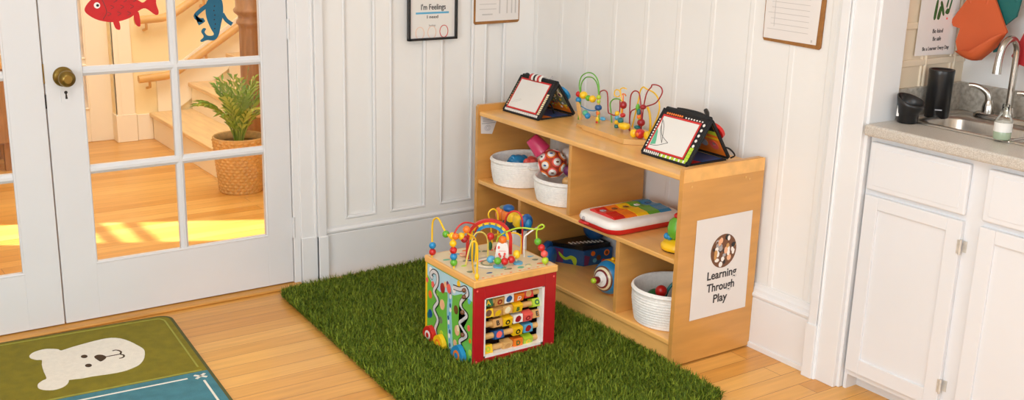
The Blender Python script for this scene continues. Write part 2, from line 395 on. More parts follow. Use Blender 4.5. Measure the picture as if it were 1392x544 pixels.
# front door at the far end of the hall
d3 = MB(); y0, y1 = HY+.07, HY+.11
for a, b, c, d in ((-1.62, -1.53, 0, 2.08), (-1.135, -.988, 0, 2.08), (-1.53, -1.135, 0, .22), (-1.53, -1.135, .50, .545), (-1.53, -1.135, 1.95, 2.08)): d3.box(a, b, y0, y1, c, d)
d3 = struct(d3.build('door_3', 'halltrim', bevel=.004))
struct(MB().box(-1.53, -1.135, HY+.085, HY+.095, .22, 1.95).build('pane', 'hallglass', d3))
m = MB()
for z in (.22, .545):
    zz = .50 if z < .3 else 1.95
    m.tube([(-1.135, y0, z), (-1.135, y0, zz)], .008); m.tube([(-1.53, y0, z), (-1.135, y0, z)], .008); m.tube([(-1.53, y0, zz), (-1.135, y0, zz)], .008)
struct(m.build('glazing_bead', 'halltrim', d3))

# ------------------------------------------------------------------ French doors
def french(name, xl, xr, ws_l, ws_r, knob):
    pl, pr = xl+ws_l, xr-ws_r; mid = (pl+pr)/2
    zr = [(.235, .58), (.612, .947), (.979, 1.314), (1.346, 1.681), (1.713, 1.90)]
    d = MB(); d.box(xl, pl, 0, .038, .016, 2.03); d.box(pr, xr, 0, .038, .016, 2.03); d.box(pl-.001, pr+.001, .0002, .0378, .016, .235); d.box(pl-.001, pr+.001, .0002, .0378, 1.90, 2.03)
    root = struct(d.build(name, 'door', bevel=.002))
    m = MB()
    m.prism([(-.015, .03), (-.015, .012), (-.005, .003), (.005, .003), (.015, .012), (.015, .03)], .235, 1.90, (mid, 0, 0), (1, 0, 0), (0, 1, 0))
    for i in range(4):
        zc = (zr[i][1]+zr[i+1][0])/2
        m.prism([(-.016, .0295), (-.016, .0125), (-.005, .0036), (.005, .0036), (.016, .0125), (.016, .0295)], -pr, -pl, (0, 0, zc), (0, 0, 1), (0, 1, 0))
    struct(m.build('muntin', 'door', root))
    b = MB()
    for (p0, p1) in (((pl, .235), (pl, 1.9)), ((pr, .235), (pr, 1.9)), ((pl, .235), (pr, .235)), ((pl, 1.9), (pr, 1.9))): b.tube([(p0[0], .004, p0[1]), (p1[0], .004, p1[1])], .006, 6)
    struct(b.build('glazing_bead', 'door', root))
    struct(MB().box(pl, pr, .017, .021, .235, 1.9).build('glass_pane', 'glass', root))
    return root
d1 = french('door_1', -2.020, -1.100, .126, .108, True)
d2 = french('door_2', -2.944, -2.025, .108, .124, False)
Ry = Matrix.Rotation(PI/2, 3, 'X')   # lathe axis z -> -y
k = struct(MB().lathe([(.036, 0), (.036, .004), (.031, .010), (.014, .013), (.012, .032), (.019, .036), (.028, .046), (.030, .056), (.026, .068), (.014, .074)], (-1.957, 0, .951), 28, rot=Ry).build('door_knob', 'brass', d1)); k['label'] = 'aged brass round door knob'
kp = struct(MB().prism(smooth_poly([(-.014, -.032), (.014, -.032), (.017, -.01), (.017, .02), (.012, .036), (-.012, .036), (-.017, .02), (-.017, -.01)], 3), 0, .003, (-1.953, 0, .886), (1, 0, 0), (0, 0, 1)).build('keyhole_plate', 'door', d1, bevel=.001))
kh = MB(); kh.prism(circ((0, .008), .006, 12), .003, .0038, (-1.953, 0, .886), (1, 0, 0), (0, 0, 1)); kh.prism([(-.002, .008), (.002, .008), (.005, -.016), (-.003, -.016)], .003, .0037, (-1.953, 0, .886), (1, 0, 0), (0, 0, 1))
struct(kh.build('keyhole', 'black', kp))
for z0, z1 in ((1.041, 1.123), (.212, .301), (1.75, 1.83)):
    h = MB(); h.tube([(-1.096, -.005, z0), (-1.096, -.005, z1)], .006, 10); h.box(-1.103, -1.088, -.001, .004, z0+.004, z1-.004)
    struct(h.build('hinge', 'door', d1))
lk = MB(); lk.box(-2.0245, -2.0205, -.0016, .02, .93, 1.0); struct(lk.build('lock_plate', 'brass', d1))
lk = MB(); lk.box(-2.0245, -2.0205, -.0010, .02, .84, .89); struct(lk.build('latch', 'black', d1))

# ------------------------------------------------------------------ paper animals on the glass (plain generic shapes)
t = thing('paper_fish', 'red paper fish taped to the upper left glass pane', 'fish cutout', (-1.74, -.002, 1.18))
body = smooth_poly([(-1.862, 1.182), (-1.845, 1.21), (-1.81, 1.235), (-1.76, 1.25), (-1.71, 1.238), (-1.672, 1.212), (-1.65, 1.203), (-1.618, 1.235), (-1.60, 1.238), (-1.606, 1.2), (-1.598, 1.165), (-1.61, 1.155), (-1.645, 1.18), (-1.672, 1.172), (-1.705, 1.148), (-1.76, 1.135), (-1.81, 1.142), (-1.845, 1.16)], 4)
fs = MB().prism([(x, z) for x, z in body], .0, .0016, (0, .0165, 0), (1, 0, 0), (0, 0, 1)).build('body', 'redcut', t)
for poly in ([(-1.765, 1.142), (-1.745, 1.138), (-1.742, 1.108), (-1.758, 1.112)], [(-1.69, 1.158), (-1.672, 1.168), (-1.668, 1.118), (-1.684, 1.122)], [(-1.80, 1.24), (-1.72, 1.244), (-1.70, 1.275), (-1.77, 1.275)]): MB().prism(smooth_poly(poly, 4), .0, .0015, (0, .0165, 0), (1, 0, 0), (0, 0, 1)).build('fin', 'redcut', t)
m = MB().use('white'); m.prism(circ((-1.818, 1.197), .011), .0016, .0022, (0, .0165, 0), (1, 0, 0), (0, 0, 1)); m.use('black'); m.prism(circ((-1.816, 1.197), .005), .0022, .0028, (0, .0165, 0), (1, 0, 0), (0, 0, 1)); m.build('eye', None, t)
m = MB()
for i in range(9):
    cx, cz = -1.775+.035*(i % 3)+.012*(i//3), 1.165+.024*(i//3)
    m.prism(stroke(spl([(cx-.008, cz-.007), (cx+.004, cz), (cx-.008, cz+.007)], 4), .0024), .0016, .0021, (0, .0165, 0), (1, 0, 0), (0, 0, 1))
m.prism(stroke(spl([(-1.80, 1.146), (-1.786, 1.175), (-1.80, 1.222)], 5), .003), .0016, .0021, (0, .0165, 0), (1, 0, 0), (0, 0, 1))
m.build('scale_marks', 'darkred', t)
t = thing('paper_lizard', 'blue paper lizard taped to the upper right glass pane', 'lizard cutout', (-1.39, -.002, 1.15))
bd = smooth_poly([(-1.392, 1.26), (-1.398, 1.225), (-1.418, 1.185), (-1.418, 1.14), (-1.404, 1.098), (-1.392, 1.075), (-1.40, 1.068), (-1.418, 1.07), (-1.428, 1.083), (-1.422, 1.095), (-1.432, 1.098), (-1.441, 1.085), (-1.432, 1.066), (-1.446, 1.052), (-1.44, 1.046), (-1.42, 1.052), (-1.392, 1.05), (-1.374, 1.068), (-1.362, 1.11), (-1.352, 1.15), (-1.352, 1.19), (-1.362, 1.225), (-1.36, 1.26)], 4)
MB().prism(bd, 0, .0016, (0, .0165, 0), (1, 0, 0), (0, 0, 1)).build('body', 'bluecut', t)
for path in ([(-1.41, 1.185), (-1.44, 1.165), (-1.46, 1.145), (-1.445, 1.13), (-1.43, 1.128), (-1.452, 1.116)], [(-1.355, 1.15), (-1.34, 1.125), (-1.318, 1.108)]): MB().prism(stroke(spl(path, 4), .015), 0, .0014, (0, .0165, 0), (1, 0, 0), (0, 0, 1)).build('limb', 'bluecut', t)
m = MB()
for i in range(6): m.prism(circ((-1.388+.003*(i % 2), 1.095+.017*i), .003, 8), .0016, .002, (0, .0165, 0), (1, 0, 0), (0, 0, 1))
m.build('back_marks', 'black', t)

# ------------------------------------------------------------------ hall furniture
st = thing('staircase', 'wooden staircase with white risers climbing along the cream hall wall', 'staircase', (-.76, 2.4, 0))
for i in range(8):
    x = -.76+.265*i; z = .18*(i+1); ya, yb = 1.86, HY-.02
    r = MB().box(x, x+.27, ya, yb, max(0, z-.2), z-.026).build('riser', 'halltrim', st, bevel=.002)
    MB().box(x-.022, x+.27, ya-.015, yb, z-.028, z).build('tread', 'tread', st, bevel=.006)
m = MB(); m.prism([(-.72, .18), (-.60, .18), (1.36, 1.52), (1.36, 1.80), (-.72, .39)], 0, .016, (0, HY-.004, 0), (1, 0, 0), (0, 0, 1)); m.build('skirt_board', 'halltrim', st)
fl = lambda i, t: 1-.07*(math.cos(12*t) > .55)
nw = MB(); nx, ny = -.512, 1.91
nw.lathe([(.060, .18), (.060, .84), (.062, .86), (.074, .872), (.074, .885), (.062, .9), (.062, .915), (.085, .935), (.088, .95), (.075, .965), (.075, 1.05), (.09, 1.08), (.09, 1.2)], (nx, ny, 0), 48, mod=lambda i, t: fl(i, t) if i in (0, 1) else 1)
nw.build('newel_post', 'brownwood', st)
for z0 in (.415, .79):
    t = thing('handrail', 'lower wooden handrail bracketed to the cream hall wall' if z0 < .6 else 'upper wooden handrail bracketed to the cream hall wall', 'handrail', (-.84, HY-.07, z0), 'stair handrails')
    yy = HY-.07
    MB().tube([(-.85, yy, z0-.005), (-.68, yy, z0+.005), (-.62, yy, z0+.02), (-.56, yy, z0+.055), (1.2, yy, z0+.055+1.76*.64)], .026, 10).build('rail', 'railwood', t)
    for bx, bz in ((-.78, z0-.01), (-.4, z0+.13), (.2, z0+.51)):
        MB().tube([(bx, yy, bz), (bx, yy, bz-.05), (bx, HY-.003, bz-.065)], .009, 8).build('bracket', 'railwood', t)
# chest seen through the left door
t = thing('hall_chest', 'brown wooden chest on short legs behind the left glass door', 'chest', (-2.1, 2.75, 0))
MB().box(-2.5, -1.69, 2.55, 2.95, .17, .60).build('body', 'brownwood', t, bevel=.004); MB().box(-2.52, -1.675, 2.53, 2.96, .60, .635).build('lid', 'railwood', t, bevel=.004)
for x in (-2.47, -1.75):
    for y in (2.58, 2.9): MB().box(x, x+.05, y, y+.05, 0, .17).build('leg', 'brownwood', t)
t = thing('bag', 'dark red cloth bag on the hall chest', 'bag', (-1.95, 2.72, .635))
MB().ball((-1.95, 2.72, .765), (.25, .14, .13), rot=None, e=.6).build('body', 'darkred', t); MB().tube([(-2.08, 2.70, .87), (-2.02, 2.70, 1.0), (-1.9, 2.70, 1.0), (-1.84, 2.70, .87)], .01, 8, 6).build('handle', 'black', t)

# potted plant
px, py = -.735, 1.555
t = thing('potted_plant', 'green leafy plant in a woven basket beside the stairs', 'plant', (px, py, 0))
rows = 17; prof = []
for i in range(rows*5+1):
    f = i/(rows*5); prof.append((.113+.027*f, .298*f))
wv = lambda i, a: 1+.055*abs(math.sin(PI*i/5))*(.5+.5*math.sin(24*a)*(1 if (i//5) % 2 else -1))
prof2 = prof+[(.143, .304), (.137, .31), (.128, .304), (.124, .27)]
MB().lathe(prof2, (px, py, 0), 192, mod=lambda i, a: wv(i, a) if i <= rows*5 else 1, cap1=False).build('basket', 'wicker', t)
MB().lathe([(.127, .25), (.08, .265), (.02, .272)], (px, py, 0), 24, mod=lambda i, a: 1+.04*math.sin(5*a)).build('soil', 'soil', t)
rnd = random.Random(11)
for f in range(34):
    az = 2*PI*f/34+rnd.uniform(-.2, .2); ln = rnd.uniform(.30, .44); reach = rnd.uniform(.04, .19)
    if f % 4 == 0: reach *= .4; ln *= 1.1
    m = MB(); pts = []
    for i in range(9):
        u = i/8; rr = .02+reach*(u**1.4)*1.0; z = .262+ln*(u-.42*u*u*(reach/.16))
        pts.append(Vector((px+rr*math.cos(az), py+rr*math.sin(az), z)))
    m.tube(pts, [.0035-.0028*i/8 for i in range(9)], 5)
    for i in range(2, 9):
        d = (pts[i]-pts[i-1]).normalized(); side = d.cross(Vector((0, 0, 1)));
        side = side.normalized() if side.length > 1e-4 else Vector((1, 0, 0))
        for sg in (-1, 1):
            L = .095*(1-.45*abs(i-5)/5)*rnd.uniform(.8, 1.15); dirv = (d*1.15+side*sg*.62+Vector((0, 0, -.08))).normalized(); w = dirv.cross(d.cross(side)).normalized()*.0082
            a0 = pts[i]; a1 = a0+dirv*L*.45+Vector((0, 0, .004)); a2 = a0+dirv*L-Vector((0, 0, .016))
            m.add([a0, a1+w, a2, a1-w], [(0, 1, 2), (0, 2, 3)])
    m.build('frond', 'leaf' if f % 3 else 'leafy', t)

# ------------------------------------------------------------------ grass rug
def grass_rug():
    t = thing('grass_rug', 'shaggy green artificial grass rug under the activity cube', 'rug', (-.75, -.9, 0))
    TL, BL, BR, TR = [Vector((*p, 0)) for p in ((-1.205, -.075), (-1.300, -1.84), (-.31, -1.765), (-.240, -.035))]
    def at(u, v): return TL*(1-u)*(1-v)+TR*u*(1-v)+BL*(1-u)*v+BR*u*v
    rc = .05; W, H = .97, 1.74; poly = []
    for cu, cv, a0 in ((rc/W, rc/H, PI), (1-rc/W, rc/H, 1.5*PI), (1-rc/W, 1-rc/H, 0), (rc/W, 1-rc/H, .5*PI)):
        for i in range(6):
            a = a0+.5*PI*i/5; q = at(cu+rc/W*math.cos(a), cv+rc/H*math.sin(a)); poly.append((q.x, q.y))
    ctr = Vector((-.765, -.93)); MB().prism([(ctr.x+(x-ctr.x)*.975, ctr.y+(y-ctr.y)*.985) for x, y in poly], .001, .009).build('backing', 'grassback', t)
    rng = np.random.default_rng(3); N = 120000
    u, v = rng.random(N), rng.random(N)
    du = np.minimum(u, 1-u)*W; dv = np.minimum(v, 1-v)*H
    keep = ~((du < rc) & (dv < rc) & ((rc-du)**2+(rc-dv)**2 > rc*rc)); u, v = u[keep], v[keep]
    q = [np.array(p[:2]) for p in (TL, TR, BL, BR)]
    X = (q[0][None]*((1-u)*(1-v))[:, None]+q[1][None]*(u*(1-v))[:, None]+q[2][None]*((1-u)*v)[:, None]+q[3][None]*(u*v)[:, None])
    keep = ~((X[:, 0] > -.905) & (X[:, 0] < -.57) & (X[:, 1] > -1.115) & (X[:, 1] < -.795))
    keep &= ~((X[:, 0] > -.292) & (X[:, 1] > -1.46))
    X = X[keep]; n = len(X)
    cl = np.sin(X[:, 0]*61+np.sin(X[:, 1]*43)*2)*np.cos(X[:, 1]*57+np.sin(X[:, 0]*39)*2)
    az = rng.random(n)*2*PI+cl*1.2; lean = rng.uniform(.25, 1.25, n); L = rng.uniform(.024, .040, n)*(1+.12*cl)
    d = np.stack([np.cos(az), np.sin(az)], 1); sd = np.stack([-np.sin(az), np.cos(az)], 1); w = rng.uniform(.0012, .0021, n)
    h1, h2 = L*.5*np.cos(lean*.5), L*(.5*np.cos(lean*.5)+.5*np.cos(lean*1.35)); r1, r2_ = L*.5*np.sin(lean*.5), L*(.5*np.sin(lean*.5)+.5*np.sin(lean*1.35))
    z0 = np.full(n, .008)
    def pt(r, h, s): return np.concatenate([X+d*r[:, None]+sd*(w*s)[:, None], (z0+h)[:, None]], 1)
    zz = np.zeros(n)
    V = np.stack([pt(zz, zz, -1), pt(zz, zz, 1), pt(r1, h1, 1), pt(r1, h1, -1), pt(r2_, h2, 0)], 1).reshape(-1, 3) - np.array([-.75, -.9, 0])
    me = bpy.data.meshes.new('pile'); me.vertices.add(n*5); me.vertices.foreach_set('co', V.astype(np.float32).ravel())
    b = np.arange(n)*5
    loops = np.stack([b, b+1, b+2, b+3, b+3, b+2, b+4], 1).ravel(); me.loops.add(n*7); me.loops.foreach_set('vertex_index', loops.astype(np.int32))
    me.polygons.add(n*2); ls = np.stack([np.arange(n)*7, np.arange(n)*7+4], 1).ravel(); me.polygons.foreach_set('loop_start', ls.astype(np.int32))
    me.polygons.foreach_set('use_smooth', [True]*(2*n))
    me.update(calc_edges=True)
    at_ = me.attributes.new('tone', 'FLOAT', 'FACE'); tone = np.repeat(np.clip(rng.random(n)*.8+.2*(cl*.5+.5), 0, 1), 2); at_.data.foreach_set('value', tone.astype(np.float32))
    m = bpy.data.materials.new('grass blades'); m.use_nodes = True; nt = m.node_tree; bs = nt.nodes['Principled BSDF']
    a = nt.nodes.new('ShaderNodeAttribute'); a.attribute_name = 'tone'; r = nt.nodes.new('ShaderNodeValToRGB')
    el = r.color_ramp.elements; el.new(.5)
    for e, (p_, c) in zip(el, ((0, (50, 70, 8)), (.5, (92, 112, 18)), (1, (146, 158, 48)))): e.position = p_; e.color = lin(c)+(1,)
    nt.links.new(a.outputs['Fac'], r.inputs[0]); nt.links.new(r.outputs[0], bs.inputs['Base Color']); bs.inputs['Roughness'].default_value = .6; bs.inputs['Specular IOR Level'].default_value = .25
    me.materials.append(m); o = bpy.data.objects.new('pile', me); COL.objects.link(o); o.parent = t; o['kind'] = 'stuff'
grass_rug()

# ------------------------------------------------------------------ bear rug (woven artwork stays inside the one mesh)
def bear_rug():
    m = MB(); z = .009
    TRc = Vector((-1.655, -.083)); U = Vector((-.9985, .055)).normalized(); V = Vector((-.073, -.9973)).normalized()
    g = lambda u, v: (TRc.x+U.x*u+V.x*v, TRc.y+U.y*u+V.y*v)
    W, H, rc = 1.75, 2.3, .05; poly = []
    for cu, cv, a0 in ((rc, rc, PI), (W-rc, rc, 1.5*PI), (W-rc, H-rc, 0), (rc, H-rc, .5*PI)):
        for i in range(7):
            a = a0+.5*PI*i/6; poly.append(g(cu+rc*math.cos(a), cv+rc*math.sin(a)))
    m.use('rug_edge'); m.prism(poly, .0, .008)
    def ins(e, v0, v1, u0=None, u1=None):
        rr = .045; u0 = e if u0 is None else u0; u1 = W-e if u1 is None else u1
        out = []
        for cu, cv, a0, rd in ((u0, v0, PI, v0 < .1 and u0 < .1), (u1, v0, 1.5*PI, v0 < .1), (u1, v1, 0, v1 > H-.1), (u0, v1, .5*PI, v1 > H-.1)):
            if rd:
                sx = 1 if cu == u0 else -1; sy = 1 if cv == v0 else -1
                for i in range(6):
                    a = a0+.5*PI*i/5; out.append(g(cu+sx*rr+rr*math.cos(a), cv+sy*rr+rr*math.sin(a)))
            else: out.append(g(cu, cv))
        return out
    hb_ = .577
    m.use('rug_green'); m.prism(ins(.012, .012, hb_), .008, z+.0005)
    m.use('rug_blue'); m.prism(ins(.012, hb_, 1.16), .008, z+.0005)
    m.use('rug_green'); m.prism(ins(.012, 1.16, 1.74), .008, z+.0005)
    m.use('rug_blue'); m.prism(ins(.012, 1.74, H-.012), .008, z+.0005)
    zt = z+.0005
    def line(pts, w, mt, h=.0012): m.use(mt); m.prism(stroke(pts, w), zt-.0005, zt+h)
    line([g(W-.05, .03), g(.075, .03)], .006, 'rug_line'); line(spl([g(.075, .03), g(.05, .034), g(.036, .055), g(.034, .08)], 3), .006, 'rug_line'); line([g(.034, .08), g(.034, .54)], .006, 'rug_line')
    line([g(.03, hb_-.008), g(W-.03, hb_-.008)], .008, 'rug_line')
    line([g(.09, .617), g(W-.1, .617)], .0075, 'rug_white'); line([g(.044, .655), g(.044, 1.08)], .0075, 'rug_white'); line([g(.028, .602), g(.064, .632)], .010, 'rug_white'); line([g(.064, .602), g(.028, .632)], .0095, 'rug_white')
    BEAR = [(-2.093, -0.238), (-2.054, -0.226), (-1.997, -0.214), (-1.947, -0.207), (-1.913, -0.212), (-1.885, -0.235), (-1.865, -0.277), (-1.853, -0.321), (-1.844, -0.361), (-1.845, -0.395), (-1.863, -0.45), (-1.884, -0.486), (-1.907, -0.507), (-1.944, -0.522), (-1.978, -0.524), (-2.015, -0.519), (-2.058, -0.511), (-2.09, -0.51), (-2.127, -0.5), (-2.132, -0.512), (-2.142, -0.532), (-2.158, -0.547), (-2.181, -0.554), (-2.201, -0.549), (-2.219, -0.534), (-2.228, -0.515), (-2.227, -0.495), (-2.219, -0.477), (-2.202, -0.461), (-2.189, -0.451), (-2.185, -0.389), (-2.178, -0.328), (-2.169, -0.286), (-2.183, -0.277), (-2.195, -0.26), (-2.2, -0.242), (-2.196, -0.224), (-2.181, -0.206), (-2.16, -0.197), (-2.137, -0.196), (-2.116, -0.207), (-2.099, -0.223)]
    m.use('rug_white'); m.prism(smooth_poly(BEAR, 2), zt-.0005, zt+.0018)
    m.use('rug_brown')
    m.prism(smooth_poly([(-2.01, -0.356), (-1.996, -0.343), (-1.981, -0.352), (-1.974, -0.374), (-1.982, -0.392), (-1.999, -0.405), (-2.005, -0.394)], 3), zt, zt+.0024)
    for c in ((-2.038, -.333), (-2.045, -.418)): m.prism(circ(c, .011, 14, .015), zt, zt+.0024)
    m.prism(stroke([(-1.978, -.374), (-1.925, -.376)], .006), zt, zt+.0023)
    m.prism(stroke(spl([(-1.941, -0.334), (-1.930, -0.332), (-1.921, -0.343), (-1.918, -0.360), (-1.925, -0.377), (-1.918, -0.390), (-1.921, -0.405), (-1.930, -0.412), (-1.939, -0.411)], 3), .0065), zt, zt+.0022)
    o = m.build('bear_rug', None, loc=(-2.2, -.9, 0)); tag(o, 'olive and teal rug with a white bear face in front of the glass doors', 'rug')
bear_rug()

# ------------------------------------------------------------------ shelf unit
XF, XB, YL, YR, HS, TH = -.302, .094, -.1607, -1.4735, .737, .019
sh = thing('toy_shelf', 'low maple open shelf unit with toys along the white wall', 'shelf', (-.1, -.82, 0))
def side_panel(y0, y1):
    m = MB(); r = .03; pts = [(XF, .006), (XB, .006), (XB, HS-r*.4), (XB-r*.4, HS), (XF+r*.3, HS), (XF, HS-r*.3)]
    m.prism([(a, b) for a, b in pts], -y1, -y0, (0, 0, 0), (1, 0, 0), (0, 0, 1)); return m
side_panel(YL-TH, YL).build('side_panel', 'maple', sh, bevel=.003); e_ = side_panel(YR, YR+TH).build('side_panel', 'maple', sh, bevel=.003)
yi0, yi1 = YR+TH, YL-TH
MB().box(XF+.004, XB-.004, yi0, yi1, .690, .710).build('top_board', 'maple_lit', sh, bevel=.005)
MB().box(XF+.004, XB-.004, yi0, yi1, .386, .405).build('middle_shelf', 'maple_lit', sh, bevel=.004)
MB().box(XF+.004, XB-.004, yi0, yi1, .081, .100).build('bottom_shelf', 'maple_lit', sh, bevel=.004)
MB().box(XF+.012, XF+.03, yi0, yi1, .012, .081).build('toe_board', 'maple_lit', sh, bevel=.002)
MB().box(XF+.008, XB-.006, -.838, -.820, .405, .690).build('divider', 'maple', sh, bevel=.002)
for y in (-.497, -1.140): MB().box(XF+.008, XB-.006, y-.010, y+.010, .100, .386).build('divider', 'maple', sh, bevel=.002)
MB().box(XF+.001, XB-.001, YR-.0012, YR, HS-.05, HS-.003).build('edge_band', 'maple_lit', sh)
for x, z in ((-.262, .69), (-.262, .67), (0.0, .672), (.02, .664)): MB().lathe([(.004, 0), (.004, .001)], (x, YR-.0012, z), 10, rot=Ry).build('screw_plug', 'railwood', sh)

# notice taped to the end panel
t = thing('paper_sign', 'white paper sign with round photo taped to the shelf end panel', 'sign', (-.085, YR-.002, .17))
yp = YR-.0015
MB().prism([(-.227, .168), (.055, .168), (.050, .543), (-.225, .543)], 0, .0008, (0, yp, 0), (1, 0, 0), (0, 0, 1)).build('sheet', 'paper', t)
for i, (w, s, z, wd) in enumerate((('Learning', .044, .309, .146), ('Through', .044, .262, .138), ('Play', .044, .217, .070))):
    lettering(w, s, (-.083, yp-.0010, z), (1, 0, 0), (0, 0, 1), 'ink', t, bold=.0008, width=wd)
m = MB().use('brown'); m.prism(circ((-.083, .410), .0635, 32), .0008, .0012, (0, yp, 0), (1, 0, 0), (0, 0, 1))
rr = random.Random(5)
for i in range(34):
    a, q = rr.uniform(0, 2*PI), .052*math.sqrt(rr.random()); c = (-.083+q*math.cos(a), .410+q*math.sin(a))
    m.use(rr.choice(['black', 'brown', 'peach', 'cream', 'white', 'white', 'grey', 'tan', 'tan', 'black', 'inside'])); m.prism(circ(c, rr.uniform(.006, .011), 10, rr.uniform(.006, .014)), .0008, .00125+i*.00002, (0, yp, 0), (1, 0, 0), (0, 0, 1))
m.build('photo', None, t)['label'] = 'round photo of children playing'
# label card inside the left end panel
t = thing('label_card', 'small printed white card stuck inside the left end panel of the shelf', 'card', (-.25, YL-TH, .61))
yc = YL-TH-.0005
MB().prism([(-.289, .688), (-.200, .688), (-.205, .66), (-.228, .603), (-.286, .610)], 0, .0007, (0, yc, 0), (1, 0, 0), (0, 0, 1)).build('sheet', 'paper', t)
m = MB()
for z in (.675, .668, .661): m.prism([(-.278, z), (-.222, z), (-.222, z+.003), (-.278, z+.003)], .0007, .001, (0, yc, 0), (1, 0, 0), (0, 0, 1))
m.prism([(-.283, .652), (-.212, .652), (-.212, .655), (-.283, .655)], .0007, .0011, (0, yc, 0), (1, 0, 0), (0, 0, 1))
for k_ in range(3): m.prism(stroke([(-.252+.016*math.cos(a)*(1-.3*k_), .632+.013*math.sin(a)*(1-.3*k_)) for a in np.linspace(0, 6.1, 16)], .0014), .0007, .001, (0, yc, 0), (1, 0, 0), (0, 0, 1))
m.build('print', 'grey', t)

# ------------------------------------------------------------------ activity cube
cx0, cx1, cy0, cy1, cz0, cz1 = -.915, -.562, -1.123, -.788, .0095, .334
cu = thing('activity_cube', 'wooden activity cube with bead wires standing on the grass rug', 'toy', (-.74, -.955, .008))
MB().box(cx0-.004, cx1+.004, cy0-.004, cy1+.004, cz1-.026, cz1).build('top_board', 'maple_lit', cu, bevel=.004)
# printed top (flat sheet with coloured shapes)
m = MB().use('toptable'); m.box(cx0+.006, cx1-.006, cy0+.006, cy1-.006, cz1-.001, cz1+.0006)
rr = random.Random(21)
for i in range(46):
    c = (rr.uniform(cx0+.03, cx1-.03), rr.uniform(cy0+.035, cy1-.03)); m.use(rr.choice(['peach', 'grey', 'navy', 'mint', 'coral', 'olive', 'sky', 'lime', 'cream', 'orange', 'cream']))
    m.prism([(c[0]+p[0], c[1]+p[1]) for p in smooth_poly([(rr.uniform(.5, 1.2)*.015*math.cos(a), rr.uniform(.4, 1)*.012*math.sin(a)) for a in np.linspace(0, 5.2, 6)], 3)], 0, .0009+i*.00001, (0, 0, cz1))
for k_ in range(3):
    m.use(['grey', 'white', 'olive'][k_]); m.prism(stroke([(-.755+(.075-.018*k_)*math.cos(a), -.985+(.06-.015*k_)*math.sin(a)) for a in np.linspace(.4, 4.3, 22)], .007), 0, .0014, (0, 0, cz1))
for i in range(17):
    m.use('orange' if i % 2 else 'peach'); x = cx0+.02+i*.0195; m.prism([(x, cy0+.012), (x+.009, cy0+.012), (x+.009, cy0+.018), (x, cy0+.018)], 0, .0012, (0, 0, cz1))
m.build('printed_sheet', None, cu)
zt = cz1-.026
# red front with its opening
wx0, wx1, wz0, wz1 = -.872, -.612, .036, .262
m = MB(); m.box(cx0, wx0, cy0, cy0+.012, cz0, zt); m.box(wx1, cx1, cy0, cy0+.012, cz0, zt); m.box(wx0, wx1, cy0, cy0+.012, cz0, wz0); m.box(wx0, wx1, cy0, cy0+.012, wz1, zt)
fr = m.build('front_panel', 'cubered', cu, bevel=.0015)
m = MB(); m.box(wx0, wx0+.007, cy0+.002, cy0+.03, wz0, wz1); m.box(wx1-.010, wx1, cy0+.002, cy0+.03, wz0, wz1); m.box(wx0, wx1, cy0+.002, cy0+.03, wz0, wz0+.008); m.box(wx0, wx1, cy0+.002, cy0+.03, wz1-.004, wz1)
m.build('window_frame', 'white', cu)
m = MB()
for x, z in ((cx0+.012, .295), (cx1-.012, .292), (cx1-.012, .03), (cx0+.012, .03)): m.lathe([(.004, 0), (.003, .0015)], (x, cy0, z), 10, rot=Ry)
m.build('screw_heads', 'coral', cu)
MB().box(cx0+.004, cx1-.0, cy1-.012, cy1, cz0, zt).build('back_panel', 'yellow', cu, bevel=.0015)
MB().box(cx1-.012, cx1, cy0+.012, cy1-.012, cz0, zt).build('right_panel', 'blue', cu)
MB().box(cx0+.013, cx1-.013, cy0+.066, cy0+.072, cz0, zt).build('shade_sheet', 'inside', cu)  # dark sheet standing in for the shade behind the rods
MB().box(cx0+.003, cx1-.013, cy0+.013, cy1-.013, cz0, cz0+.008).build('floor_panel', 'maple_lit', cu)
# rods with turning tiles: (x, kind, colour, emblem colour, letter)
ROWS = [(.234, [(-.846, 'dkgreen', 'yellow', 'A'), (-.797, 'tan', 'crimson', 'o'), (-.757, 'white', 'navy', ''), (-.712, 'orange', 'white', 'D'), (-.672, 'red', 'tan', '')]),
        (.193, [(-.843, 'yellow', 'brown', ''), (-.803, 'tan', 'yellow', ''), (-.762, 'beadwood', 'cream', ''), (-.717, 'yellow', 'dkgreen', 'B'), (-.633, 'lime', 'dkgreen', 'o')]),
        (.149, [(-.803, 'tan', 'black', 'B'), (-.760, 'yellow', 'black', 'o'), (-.715, 'white', 'crimson', ''), (-.671, 'coral', 'crimson', 'o'), (-.631, 'tan', 'black', 'E')]),
        (.103, [(-.796, 'navy', 'coral', ''), (-.714, 'yellow', 'black', 'o'), (-.669, 'sky', 'crimson', '')]),
        (.056, [(-.843, 'yellow', 'lime', 'o'), (-.758, 'beadwood', 'tan', ''), (-.712, 'orange', 'dkgreen', 'D'), (-.667, 'lime', 'yellow', 'o')])]
yr = cy0+.032
